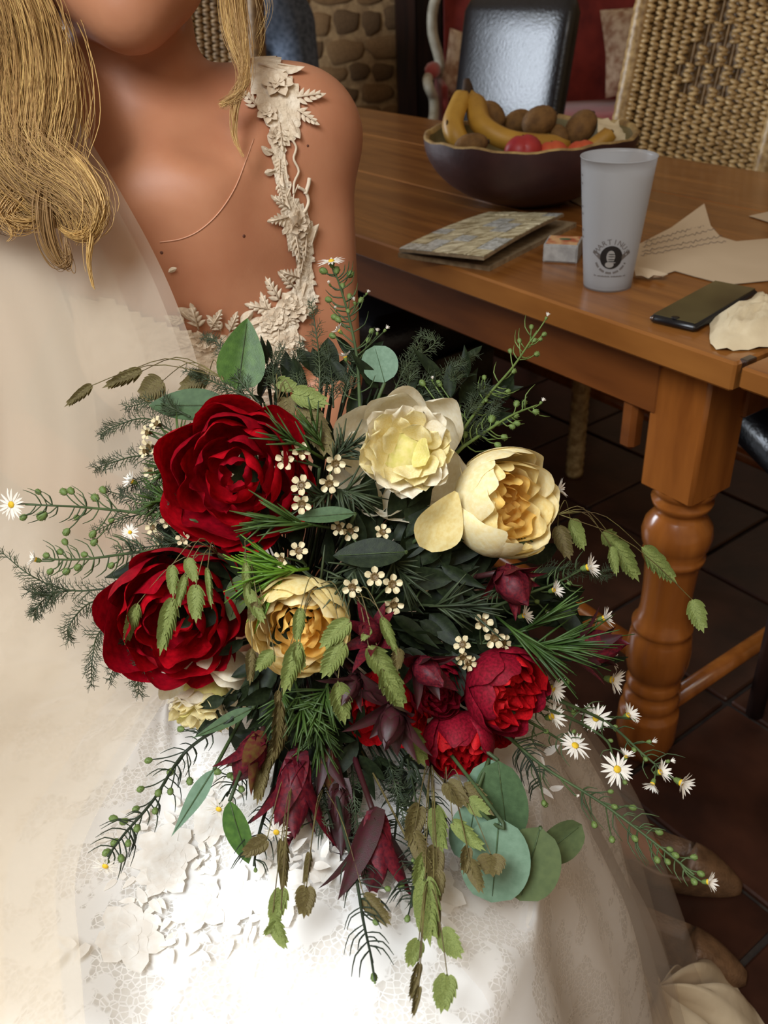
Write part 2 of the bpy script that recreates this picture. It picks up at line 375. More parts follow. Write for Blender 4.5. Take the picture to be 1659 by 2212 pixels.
def build_table():
    t = T('dining_table', 'long polished brown wooden dining table with turned legs, fruit bowl on top', 'table', (K[0], K[1], 0))
    # planks of the top
    n0 = 0
    for i, w in enumerate((.30, .28, .27)):
        me = one('top_plank', tbl(0, 2.5, n0+.0004, n0+w-.0004, .715, TOPZ, .003), M_wood, False)
        P(t, 'top_plank', me, MT); n0 += w
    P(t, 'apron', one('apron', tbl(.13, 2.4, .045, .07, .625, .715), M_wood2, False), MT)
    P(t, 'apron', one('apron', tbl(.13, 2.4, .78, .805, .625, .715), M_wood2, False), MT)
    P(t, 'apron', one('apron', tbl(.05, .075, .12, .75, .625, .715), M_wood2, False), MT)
    P(t, 'bracket', one('bracket', tbl(.165, .19, .05, .075, .555, .64, .006), M_wood2, False), MT)
    for k, s_ in enumerate((0, .285, .565)):
        P(t, 'extension_leaf', one('extension_leaf', tbl(-.50, -.006, s_+.001, s_+.284, .722, .748, .003), M_wood, False), MT)
    P(t, 'hinge', one('hinge', tbl(-.006, .004, .012, .03, .735, .7515, .001), M_glint, False), MT)
    P(t, 'slot_block', one('slot_block', tbl(1.02, 1.05, .036, .046, .68, .712, .002), M_darkwood, False), MT)  # dark block stands in for the dark gap of a support slot
    q = .043
    prof = [(.001, .01), (.030, .012), (.040, .02), (.047, .05), (.047, .10), (.046, .108), (.038, .112), (.041, .122), (.044, .132), (.041, .142), (.036, .148), (.040, .156), (.042, .164), (.038, .172), (.036, .178),
            (.043, .19), (.047, .21), (.048, .235), (.045, .262), (.041, .268), (.045, .274), (.045, .281), (.039, .287), (.036, .31), (.036, .345), (.038, .385), (.0405, .398), (.044, .402), (.044, .408), (.040, .412), (.047, .428), (.049, .443), (.046, .458), (.036, .473), (.032, .48), (.034, .485), (.040, .490), (.042, .498), (.036, .503), (.040, .508), (.044, .514), (.044, .52)]
    for a, n in ((.10, .09), (.10, .76), (2.36, .09), (2.36, .76)):
        mb = MB().add(*lathe(prof, 28))
        v, f = box(2*q, 2*q, .20, (0, 0, .615), .005); mb.add(v, f)
        l = P(t, 'leg', mb.mesh('leg', M_wood3, True), Matrix.Translation(Vector(TP(a, n))) @ Matrix.Rotation(math.atan2(TA[1], TA[0]), 4, 'Z'))
        for p in l.data.polygons:
            if len(p.vertices) == 4 and p.area > .002 or len(p.vertices) == 8: p.use_smooth = False
    # low stretchers
    def bar(p, q_, r): return one('stretcher', tube([p, q_], r, 8), M_wood3)
    P(t, 'stretcher', bar(TP(.10, .13, .085), TP(.10, .72, .085), .016))
    P(t, 'stretcher', bar(TP(.14, .09, .20), TP(2.32, .09, .20), .018))
    P(t, 'stretcher', bar(TP(.14, .76, .20), TP(2.32, .76, .20), .018))
    P(t, 'stretcher', bar(TP(2.36, .13, .085), TP(2.36, .72, .085), .016))
build_table()

# ---------------------------------------------------------------- fruit bowl
def build_bowl():
    c = PZ(1138, 452, TOPZ); c = V(c[0]+.01, c[1]+.06, TOPZ)
    t = T('fruit_bowl', 'wide dark brown wooden bowl holding bananas, kiwis and peaches on the table', 'bowl', c)
    def wob(v, k=1):
        th = np.arctan2(v[:, 1], v[:, 0]); w = (.5+.5*np.tanh((v[:, 2]-.09)*60))
        v = v.copy(); v[:, 2] += w*.0022*(np.sin(5*th+1)+np.sin(11*th)*.5+.6*np.sin(17*th+2)); return v
    R, H = .188, .118
    pr = [(1e-4, .0), (.055, 0), (.075, .006)]+[(R*math.sin(a)**.9, H*(1-math.cos(a))) for a in np.linspace(.45, math.pi/2, 14)]
    v, f = lathe(pr, 64); P(t, 'bowl_shell', one('bowl_shell', (wob(v), f), M_bowl), Matrix.Translation(Vector(c)))
    pi = [(R, H), (R-.002, H+.003), (R-.008, H+.002), (R-.010, H-.004)]
    v, f = lathe(pi, 64); P(t, 'rim', one('rim', (wob(v), f), M_rim), Matrix.Translation(Vector(c)))
    pin = [(1e-4, .012), (.07, .014)]+[((R-.010)*math.sin(a)**.9, .012+(H-.016)*(1-math.cos(a))) for a in np.linspace(.55, math.pi/2, 10)]
    v, f = lathe(pin, 64); f = [q[::-1] for q in f]; P(t, 'lining', one('lining', (wob(v), f), M_bowlin), Matrix.Translation(Vector(c)))
    dc = depth_of(c+V(0, 0, .11))
    def at(x, y, dd=0): return PD(x, y, dc+dd)
    # napkin paper at the right of the bowl
    v = []; n = 12
    for j in range(n):
        for i in range(n):
            p = at(1290+80*i/(n-1), 330-58*j/(n-1)+12*i/(n-1), .0+.05*j/(n-1)); p = p+V(0, 0, .012)+V(0, 0, 1)*.014*noise.noise(Vector((i*.55, j*.55, 3)))
            v.append(p)
    S('paper_napkin', one('paper_napkin', (v, gridf(n, n)), M_napkin), 'crumpled cream paper napkin tucked in the right side of the fruit bowl', 'napkin')
    def kiwi(x, y, dd, rx, ry, a, lab):
        p = at(x, y, dd); s = dc/F_PX
        v, f = ball(1, 18, 12); v = v*V(rx*s, ry*s, ry*s)
        t_ = T('kiwi', lab, 'kiwi', p, 'kiwis in the fruit bowl')
        M = frame(p, imdir(a), -fw); P(t_, 'kiwi_skin', one('kiwi_skin', (v, f), M_kiwi), M)
        P(t_, 'kiwi_tip', one('kiwi_tip', lathe([(.0001, .0), (.004, .0005), (.0035, .003), (.0001, .0035)], 8), M_bantip), frz(p+imdir(a)*(rx*s-.001), imdir(a)))
    kiwi(1165, 262, .04, 41, 32, 25, 'brown kiwi on top in the middle of the fruit bowl')
    kiwi(1255, 275, .05, 42, 32, 50, 'brown kiwi at the right of the bowl beside the napkin')
    kiwi(1062, 250, .08, 36, 28, -50, 'brown kiwi behind the long banana in the bowl')
    kiwi(1118, 263, .10, 36, 26, 25, 'brown kiwi half hidden behind the topmost kiwi')
    kiwi(1018, 312, -.06, 36, 22, 10, 'brown kiwi at the front left rim below the bananas')
    kiwi(1208, 292, .05, 26, 20, -50, 'small brown kiwi peeping between two larger kiwis')
    def peach(x, y, dd, r, lab, sx=1.2, m=M_peach):
        p = at(x, y, dd); s = dc/F_PX
        v, f = ball(1, 20, 14); cre = 1-.10*np.exp(-(v[:, 0]/.15)**2)*(v[:, 1] > -.5); v = v*cre[:, None]*r*s; v[:, 0] *= sx
        t_ = T('peach', lab, 'peach', p, 'peaches in the fruit bowl')
        P(t_, 'peach_skin', one('peach_skin', (v, f), m), frame(p, imdir(10), -fw))
        P(t_, 'stalk', one('stalk', tube([p+up*r*s*.8, p+up*r*s*1.02], .0015, 5), M_bantip))
    m2 = mat('dark_peach', (150, 30, 40), (200, 70, 60), .45, 12)
    peach(1130, 325, -.05, 32, 'dark red peach at the front rim of the bowl', 1.25, m2)
    peach(1192, 333, -.04, 27, 'orange red peach to the right of the dark red one', 1.3)
    peach(1255, 328, -.01, 24, 'yellow and red peach near the short banana', 1.4)
    def banana(pts, r, lab, spots=False):
        path = spline(pts, 22); n = len(path); tt = np.linspace(0, 1, n)
        rad = r*np.clip(np.minimum(tt/.16, (1-tt)/.10), .22, 1)**.6
        v, f = tube(path, rad, 6)
        t_ = T('banana', lab, 'banana', path[n//2], 'bananas in the fruit bowl')
        me = one('banana_skin', (v, f), M_banana); P(t_, 'banana_skin', me)
        P(t_, 'tip', one('tip', tube([path[-1], path[-1]+nrm(path[-1]-path[-3])*.006], r*.25, 6), M_bantip))
        if spots:
            for dx in (-12, 0, 6):
                q = at(978+dx, 262+abs(dx)*.3, -.012); P(t_, 'bruise', one('bruise', (ball(1, 8, 6)[0]*V(.002, .001, .006), ball(1, 8, 6)[1]), M_bantip), frame(q, rt, up))
    stem = at(1010, 200, .03)
    banana([stem, at(992, 225, .02), at(978, 265, .005), at(988, 300, 0), at(1010, 330, .02)], .0195, 'upright left banana with brown marks leaning at the bowl edge', True)
    banana([stem+rt*.004, at(1028, 228, .02), at(1040, 268, .0), at(1090, 300, -.01), at(1160, 312, .0), at(1228, 312, .02)], .0195, 'long curved banana lying across the bowl')
    banana([at(1200, 345, .03), at(1260, 330, .01), at(1305, 300, .0), at(1318, 288, .0)], .016, 'short yellow banana pointing right over the bowl rim')
    P(scene.objects['banana'], 'banana_crown', one('banana_crown', tube([stem-up*.006, stem+up*.008, at(1008, 172, .03)], [.011, .010, .006], 8), M_bantip))
build_bowl()

# ---------------------------------------------------------------- text as thin geometry
def text_vf(s, size):
    cu = bpy.data.curves.new('txt', 'FONT'); cu.body = s; cu.size = size; cu.align_x = 'CENTER'; cu.resolution_u = 2
    o = bpy.data.objects.new('txt', cu); scene.collection.objects.link(o)
    me = o.to_mesh(); v = np.array([list(p.co) for p in me.vertices]); f = [list(p.vertices) for p in me.polygons]
    o.to_mesh_clear(); bpy.data.objects.remove(o); bpy.data.curves.remove(cu)
    return v, f
def build_cup():
    c = PZ(1316, 622, TOPZ); c = V(c[0], c[1]+.012, TOPZ)
    t = T('plastic_cup', 'tall frosted plastic cup with a round black logo standing on the table edge', 'cup', c)
    Mc = Matrix.Translation(Vector(c))
    H = .166; rb, rtp = .0315, .0475
    pr = [(1e-4, .003), (rb-.004, .003), (rb, .0), (rb+.0006, .004)]+[(rb+(rtp-rb)*z, H*z) for z in np.linspace(.06, 1, 14)]+[(rtp+.0009, H), (rtp+.0007, H+.0012), (rtp-.001, H+.0008)]+[(rb+(rtp-rb)*z-.0013, H*z) for z in np.linspace(.98, .04, 10)]+[(1e-4, .0045)]
    P(t, 'cup_wall', one('cup_wall', lathe(pr, 56), M_cup), Mc)
    P(t, 'cup_base', one('cup_base', lathe([(1e-4, .006), (rb-.002, .006), (rb-.0015, .012), (1e-4, .012)], 40), M_water), Mc)
    # print: wrap flat art (u to the right, w up) on the conical wall
    tocam = math.atan2(-c[1], -c[0])
    def wrap(v, w0, off=.0004, th0=0):
        o = []
        for u, w, *_ in v:
            z = w0+w; r = rb+(rtp-rb)*z/H+off; a = tocam+th0+u/r; o.append((r*math.cos(a), r*math.sin(a), z))
        return np.array(o)
    def put(name, v, f, m, w0=.048, off=.0004, th0=0, **kw): P(t, name, one(name, (wrap(v, w0, off, th0), f), m, False), Mc, **kw)
    th = .05
    def disc(cx, cy, rx, ry, n=28, rings=5):
        v = [(cx, cy)]; f = []
        for k in range(1, rings+1):
            for i in range(n): v.append((cx+rx*k/rings*math.cos(2*math.pi*i/n), cy+ry*k/rings*math.sin(2*math.pi*i/n)))
        f += [[0, 1+i, 1+(i+1) % n] for i in range(n)]
        for k in range(rings-1): f += [[1+k*n+i, 1+(k+1)*n+i, 1+(k+1)*n+(i+1) % n, 1+k*n+(i+1) % n] for i in range(n)]
        return v, f
    put('logo_disc', *disc(0, 0, .0145, .0155), M_blackprint, th0=th)
    v, f = disc(-.0005, .001, .0055, .0085); put('logo_figure', v, f, M_silver, off=.0008, th0=th)
    v, f = disc(-.0015, -.0095, .0055, .004); put('logo_figure', v, f, M_silver, off=.0008, th0=th)
    for w in (.0045, .0015, -.0022, -.005):
        put('logo_stroke', *disc(.0005, w, .0045, .0006, 12, 3), M_blackprint, off=.0012, th0=th)
    put('logo_stroke', *disc(.003, -.0065, .0035, .0007, 12, 3), M_silver, off=.0012, th0=th)
    mb = MB()
    for i, ch in enumerate('MARTINUS'):
        vv, ff = text_vf(ch, .0098); a = math.radians(160-140*i/7); R = .0175
        q = [((R+p[1])*math.cos(a)+p[0]*math.sin(a), (R+p[1])*math.sin(a)-p[0]*math.cos(a)) for p in vv]
        mb.add(wrap(q, .048, .0004, th), ff)
    P(t, 'logo_lettering', mb.mesh('logo_lettering', M_greyprint, False), Mc)
    mb = MB(); R0 = .0195
    for k in range(26):
        if k % 5 == 4: continue
        a = math.radians(205+130*k/25); q = [((R0+dr)*math.cos(a+da), (R0+dr)*math.sin(a+da)) for dr, da in ((0, -.035), (0, .035), (.0028, .035), (.0028, -.035))]
        mb.add(wrap(q, .048, .0004, th), [[0, 1, 2, 3]])
    P(t, 'small_lettering', mb.mesh('small_lettering', M_greyprint, False), Mc)
    for s_ in (-1, 1):
        q = [(s_*.0135, -.001), (s_*.0135, .003), (s_*.024, .0085), (s_*.0255, .0045), (s_*.0145, -.004)]
        put('logo_ribbon', q, [[0, 1, 2, 3, 4][::s_]], M_greyprint, th0=th)
    mb = MB()
    for k in range(34):
        if k in (3, 17, 30): continue
        u = -.021+.042*k/33; hh = .0014 if k % 3 else .002
        mb.add(wrap([(u, 0), (u+.0009, 0), (u+.0009, hh), (u, hh)], .0215, .0004, th), [[0, 1, 2, 3]])
    P(t, 'web_line', mb.mesh('web_line', M_greyprint, False), Mc)
    mb = MB()
    for z in (.068, .077, .098, .107, .136, .146):
        v, f = disc(0, 0, .0022, .0016, 10, 2); mb.add(wrap(v, z, .0004, -1.25), f)
    P(t, 'measuring_marks', mb.mesh('measuring_marks', M_greyprint, False), Mc)
build_cup()

def poly_slab(pts, h):
    """extrude world polygon (list of xyz) up by h"""
    n = len(pts); p = np.array(pts); v = np.vstack([p, p+V(0, 0, h)])
    return v, [list(range(n))[::-1], list(range(n, 2*n))]+[[i, (i+1) % n, n+(i+1) % n, n+i] for i in range(n)]
def ccw(p):
    p = np.array(p); a = sum(p[i][0]*p[(i+1) % len(p)][1]-p[(i+1) % len(p)][0]*p[i][1] for i in range(len(p))); return p if a > 0 else p[::-1]
def build_table_items():
    # matchbox
    c = PZ(1206, 568, TOPZ); a = PZ(1172, 566, TOPZ); b = PZ(1246, 570, TOPZ)
    xd = nrm(b-a); w = np.linalg.norm(b-a); yd = np.cross(V(0, 0, 1), xd); L = .052; h = .026
    o = (a+b)/2; t = T('matchbox', 'small matchbox with orange printed top between the clutch and the plastic cup', 'matchbox', o)
    M = frame(o+yd*L/2+V(0, 0, h/2), xd, V(0, 0, 1))
    P(t, 'sleeve', one('sleeve', box(w, L-.002, h, bev=.0008), M_match, False), M)
    P(t, 'tray', one('tray', box(w-.004, L+.002, h-.004, bev=.0006), M_match, False), M)
    P(t, 'top_print', one('top_print', box(w-.005, L-.008, .0006, (0, 0, h/2+.0003)), M_matchtop, False), M)
    v, f = lathe([(.0001, 0), (.009, .0), (.0085, .0006), (.0001, .0007)], 12); P(t, 'green_emblem', one('green_emblem', (v*V(1, .5, 1)+V(.002, .004, h/2+.0006), f), M_matchgreen), M)
    # clutch: lower panel + raised flap covered with shell pieces
    lo = [PZ(*q, TOPZ) for q in ((860, 556), (1058, 586), (1245, 490), (1100, 470))]
    t = T('clutch_bag', 'folded clutch bag covered in gold mother-of-pearl pieces lying left of the matchbox', 'clutch bag', lo[0])
    def quadgrid(q, z0, zf, nu, nv):
        v = []
        for j in range(nv):
            for i in range(nu):
                u, w = i/(nu-1), j/(nv-1); p = (q[0]*(1-u)+q[1]*u)*(1-w)+(q[3]*(1-u)+q[2]*u)*w
                v.append(V(p[0], p[1], z0+zf(u, w)))
        return v, gridf(nu, nv)
    P(t, 'back_panel', one('back_panel', poly_slab(ccw(lo), .007), M_clutch, False))
    q2 = [PZ(862, 546, TOPZ+.008), PZ(1045, 570, TOPZ+.018), PZ(1218, 470, TOPZ+.022), PZ(1055, 462, TOPZ+.012)]
    q2 = [V(p[0], p[1], 0) for p in q2]
    zf = lambda u, w: .004+.013*u+.004*math.sin(w*3)
    v, f = quadgrid(q2, TOPZ+.006, zf, 10, 10); v = np.array(v); n_ = len(v)
    P(t, 'flap', one('flap', (np.vstack([v, v+V(0, 0, .004)]), [x[::-1] for x in f]+[[i+n_ for i in x] for x in f]+[[i, i+1, i+1+n_, i+n_] for i in range(9)]+[[90+i+1, 90+i, 90+i+n_, 90+i+1+n_] for i in range(9)]+[[10*i+9, 10*i+19, 10*i+19+n_, 10*i+9+n_] for i in range(9)]+[[10*i+10, 10*i, 10*i+n_, 10*i+10+n_] for i in range(9)]), M_clutch, False))
    def bil(u, w): p = (q2[0]*(1-u)+q2[1]*u)*(1-w)+(q2[3]*(1-u)+q2[2]*u)*w; return V(p[0], p[1], TOPZ+.0102+zf(u, w))
    nu, nw = 5, 9; r = random.Random(4)
    for j in range(nw):
        for i in range(nu):
            e = .02; u0, u1, w0, w1 = i/nu+e*.3, (i+1)/nu-e*.3, j/nw+e*.2, (j+1)/nw-e*.2
            c4 = np.array([bil(u0, w0), bil(u1, w0), bil(u1, w1), bil(u0, w1)])
            c4[:, 2] += r.uniform(0, .0008)
            pl = ccw(c4) if True else c4
            P(t, 'shell_piece', one('shell_piece', poly_slab(pl, .001), M_shell2 if r.random() < .22 else M_shell, False))
    # sheets of paper
    def sheet(name, pts, lab, m=M_paper, curl=None, cat='paper', lines=None):
        ps = [PZ(x, y, TOPZ+.0012) for x, y in pts]
        t_ = T(name, lab, cat, ps[0])
        c0 = sum(ps)/len(ps); n = len(ps); v = []; rings = 5
        for k in range(rings+1):
            for p in ps:
                q_ = c0+(p-c0)*k/rings; z = 0 if curl is None else curl(q_, k/rings); v.append(q_+V(0, 0, z))
        f = []
        for k in range(rings): f += [[k*n+i, (k+1)*n+i, (k+1)*n+(i+1) % n, k*n+(i+1) % n] for i in range(n)]
        v = np.array(v)
        P(t_, 'sheet', one('sheet', (np.vstack([v, v+V(0, 0, .0006)]), f+[[i+len(v) for i in q_][::-1] for q_ in f]), m, True))
        if lines:
            mb = MB(); r_ = random.Random(2)
            for (x0, y0, x1, y1) in lines:
                k = 40; pp = []
                for i in range(k):
                    u = i/(k-1); p = PZ(x0+(x1-x0)*u, y0+(y1-y0)*u+2.2*math.sin(i*2.1)+r_.uniform(-1.5, 1.5), TOPZ+.0012)
                    pp.append(p+V(0, 0, .0014+(curl(p, .6) if curl else 0)))
                mb.add(*tube(pp, .0004, 3))
            P(t_, 'handwriting', mb.mesh('handwriting', M_ink))
        return t_
    tip = PZ(1525, 450, TOPZ)
    crl = lambda p, k: .035*max(0, 1-np.linalg.norm((p-tip)[:2])/.12)**1.6
    sheet('note_paper', [(1380, 528), (1450, 492), (1518, 462), (1535, 488), (1556, 512), (1590, 522), (1659, 516), (1720, 560), (1690, 604), (1570, 616), (1500, 598), (1458, 586), (1440, 592), (1405, 585), (1370, 580)],
          'large sheet of note paper with a curled corner and faint handwriting behind the cup', curl=crl,
          lines=[(1392, 524, 1530, 486), (1388, 534, 1545, 496), (1386, 545, 1560, 512), (1384, 553, 1568, 522)])
    sheet('paper_corner', [(1617, 467), (1659, 458), (1800, 430), (1820, 520), (1659, 480)], 'white paper corner at the far right on the tabletop')
    sheet('paper_scrap', [(1368, 585), (1400, 590), (1442, 602), (1430, 608), (1412, 604), (1400, 612), (1385, 606), (1372, 606)], 'small torn paper scrap beside the base of the plastic cup', curl=lambda p, k: .006*k)
    sheet('folded_paper', [(1215, 425), (1300, 392), (1330, 420), (1270, 452)], 'folded paper lying in the shadow behind the bowl and cup')
    # phone
    ps = [PZ(*q, TOPZ+.004) for q in ((1400, 690), (1503, 716), (1640, 640), (1540, 610))]
    o = sum(ps)/4; xd = nrm((ps[3]+ps[2])/2-(ps[0]+ps[1])/2); L = np.linalg.norm((ps[3]+ps[2])/2-(ps[0]+ps[1])/2); w = np.linalg.norm((ps[1]-ps[0]))*.97
    t = T('mobile_phone', 'black mobile phone lying face up on the table partly under the napkin', 'phone', o)
    M = frame(V(o[0], o[1], TOPZ+.0055), V(xd[0], xd[1], 0), V(0, 0, 1))
    P(t, 'phone_case', one('phone_case', box(L, w, .011, bev=.004), M_phone, True), M)
    P(t, 'screen', one('screen', box(L-.008, w-.007, .0012, (0, 0, .0055), .0004), M_screen, False), M)
    P(t, 'home_button', one('home_button', lathe([(.0001, 0), (.005, 0), (.005, .0003), (.0001, .0003)], 16), M_phone), M @ Matrix.Translation((-L/2+.0075, 0, .0061)))
    P(t, 'corner_camera', one('corner_camera', ball(.003, 8, 6), M_glint), M @ Matrix.Translation((-L/2+.002, w/2-.004, .001)))
    # napkin
    pts = [(1533, 690), (1540, 745), (1600, 752), (1700, 738), (1760, 700), (1740, 640), (1655, 650), (1628, 646)]
    ps = [PZ(x, y, TOPZ+.004) for x, y in pts]; c0 = sum(ps)/len(ps); n = len(ps); per = np.array([spline(ps+[ps[0]], 41)[i] for i in range(40)])
    v = []; n = 40; R_ = 10
    for k in range(R_+1):
        for i, p in enumerate(per):
            u = k/R_; q_ = c0+(p-c0)*u
            z = .024*(1-u**3)+.010*noise.noise(Vector((q_[0]*38, q_[1]*38, 1)))*(1-u**4)+.006*noise.noise(Vector((q_[0]*90, q_[1]*90, 5)))
            v.append(V(q_[0], q_[1], max(TOPZ+.0012, TOPZ+.002+z)))
    f = []
    for k in range(R_): f += [[k*n+i, (k+1)*n+i, (k+1)*n+(i+1) % n, k*n+(i+1) % n] for i in range(n)]
    S('cloth_napkin', one('cloth_napkin', (v, f), M_napkin), 'crumpled cream napkin on the table edge beside the phone', 'napkin')
    # plate at the far end
    p = PZ(722, 218, TOPZ)
    S('plate', one('plate', lathe([(1e-4, .0), (.035, .0), (.06, .012), (.064, .02), (.060, .021), (.034, .006), (1e-4, .006)], 32), M_plate), 'small pale dish at the far left end of the table', 'plate', Matrix.Translation((p[0]-.03, p[1]+.0, TOPZ+.0005)))
build_table_items()
# ---------------------------------------------------------------- chairs beyond the table
def chair_frame(px, py, Y, yaw_off=0):
    """base point on the floor below the seat back; x axis = chair's right, y = backwards (away from table)"""
    p = PY(px, py, Y); return V(p[0], p[1], 0)
def yawM(o, front):  # local -y = front
    f = nrm(V(front[0], front[1], 0)); y = -f; x = np.cross(y, V(0, 0, 1))
    return Matrix([[x[0], y[0], 0, o[0]], [x[1], y[1], 0, o[1]], [0, 0, 1, 0], [0, 0, 0, 1]])
def leather_chair(M, lab, bw=.40, top=1.05):
    o = np.array(M.translation); t = T('leather_chair', lab, 'chair', o)
    def lean(v): v = v.copy(); v[:, 1] += np.clip(v[:, 2]-.46, 0, 9)*.16; return v
    # back: rounded slab, subdivided by stacking rings
    prof = []; z0, z1 = .46, top
    rings = []; n = 10
    for k in range(n+1):
        z = z0+(z1-z0)*k/n; e = max(0, (k-(n-1.2))/1.2); w = bw/2-(.03*e*e); th = .036*(1-.55*e*e)
        rings.append([(w*np.sign(math.cos(a))*abs(math.cos(a))**.35, th*np.sign(math.sin(a))*abs(math.sin(a))**.5, z+.0) for a in np.linspace(0, 2*math.pi, 28, endpoint=False)])
    v = np.array(rings).reshape(-1, 3)
    P(t, 'backrest', one('backrest', (lean(v), gridf(28, n+1, True)+[list(range(28))[::-1], list(range(28*n, 28*n+28))]), M_leather), M)
    v, f = box(bw+.02, .42, .09, (0, -.22, .455), .025); P(t, 'seat', one('seat', (v, f), M_leather), M)
    for sx in (-1, 1):
        for y in (-.40, -.02):
            P(t, 'leg', one('leg', tube([(sx*(bw/2-.025), y, .42), (sx*(bw/2-.015), y+(.03 if y > -.1 else -.01), 0)], [.02, .015], 8), M_darkwood), M)
front = -TN
leather_chair(yawM(V(.40, 2.93, 0), front), 'high-backed black leather chair at the far side of the table behind the fruit bowl', .46)
st_ = T('stool', 'low black leather bench in the dark under the table', 'stool', TP(1.15, .34))
P(st_, 'seat', one('seat', tbl(.95, 1.75, .17, .55, .36, .49, .03), M_leather), MT)
P(st_, 'skirt_panel', one('skirt_panel', tbl(.97, 1.73, .19, .53, .06, .36, .004), M_leather), MT)
for a_ in (1.01, 1.69):
    for n_ in (.23, .49): P(st_, 'foot', one('foot', tbl(a_-.02, a_+.02, n_-.02, n_+.02, .0, .06, .004), M_darkwood, False), MT)
leather_chair(yawM(V(1.02, 1.32, 0), V(-1, -.08, 0)), 'black leather chair partly hidden at the right behind the turned table leg', .40)
leather_chair(yawM(V(-.36, 1.10, 0), V(.55, -.83, 0)), 'black leather chair under and behind the seated bride', .40, .88)

def wicker_chair(M, lab, m=None, bw=.47, H=1.18, diamond=True):
    m = m or M_wicker
    o = np.array(M.translation); t = T('wicker_chair', lab, 'chair', o)
    def lean(v): v = np.array(v, float); v[:, 1] += np.clip(v[:, 2]-.45, 0, 9)*.17; return v
    cols = 15; z0 = .46; z1 = H; rows = 62; mb = MB(); st = MB(); bv, bf = ball(1, 6, 4)
    for c in range(cols):
        x = -bw/2+.03+(bw-.06)*c/(cols-1); yc = .03*(1-(2*x/bw)**2)
        z = np.linspace(z0, z1, 12); st.add(lean([(x, yc, q) for q in z]) if False else tube(lean([(x, yc, q) for q in z]), .0035, 5)[0], tube(lean([(x, yc, q) for q in z]), .0035, 5)[1])
        for r in range(rows):
            z = z0+(z1-z0)*(r+.5*(c % 2))/rows
            if diamond:
                dx = abs(x+.00)/.11; dz = abs(z-.88)/.13
                if dx+dz < 1.05 and ((r//4+c) % 2 == 0): continue
            a = .55 if r % 2 else -.15
            mb.add(bv*V((bw-.06)/(cols-1)*.60, .0085, .0058)@np.array(Matrix.Rotation(a*.5, 3, 'Y')).T+V(x, yc-.003, z)+V(0, (z-.45)*.17, 0), bf)
    bk = [(x, .034*(1-(2*x/bw)**2)+.009+(z-.45)*.17+q, z) for q in (0, .004) for z in np.linspace(z0, z1, 6) for x in np.linspace(-bw/2+.005, bw/2-.005, 12)]; gf = gridf(12, 6)
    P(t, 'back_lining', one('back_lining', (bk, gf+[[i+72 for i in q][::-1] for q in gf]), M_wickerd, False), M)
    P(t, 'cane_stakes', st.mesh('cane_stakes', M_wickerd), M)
    P(t, 'woven_back', mb.mesh('woven_back', m), M, kind='stuff')
    # thick wrapped side rails and top roll
    for s_ in (-1, 1):
        rr = MB(); path = lean([(s_*bw/2, .012, z) for z in np.linspace(.02, H, 90)])
        rr.add(*tube(path, [.026+.0022*(k % 2) for k in range(90)], 10)); P(t, 'side_rail', rr.mesh('side_rail', m), M)
        path = [(s_*(bw/2-.02), -.52, z) for z in np.linspace(0, .44, 44)]
        P(t, 'leg', one('leg', tube(path, [.021+.002*(k % 2) for k in range(44)], 10), m), M)
        P(t, 'side_panel', one('side_panel', tube([(s_*(bw/2-.01), y, .36+.0*y) for y in np.linspace(-.51, 0, 30)], [.03+.002*(k % 2) for k in range(30)], 8), m), M)
    P(t, 'top_rail', one('top_rail', tube(lean([(x, .01, H) for x in np.linspace(-bw/2, bw/2, 40)]), [.026+.002*(k % 2) for k in range(40)], 10), m), M)
    sb = MB(); sv, sf = box(bw, .54, .05, (0, -.26, .445), .012); sb.add(sv, sf)
    for r in range(30): sb.add(*tube([(-bw/2+.01, -.52+.0175*r, .472), (bw/2-.01, -.52+.0175*r, .472)], .0075, 6))
    P(t, 'seat', sb.mesh('seat', m), M)
    P(t, 'front_apron', one('front_apron', box(bw-.04, .03, .10, (0, -.525, .38), .008), m), M)
wicker_chair(yawM(V(.80, 2.43, 0), front), 'tall wicker chair with woven back standing behind the table at the right')
wicker_chair(yawM(V(-.58, 3.15, 0), V(-.35, -1, 0)), 'dim wicker chair far left seen behind the blonde hair lock', M_wickerd, diamond=False)

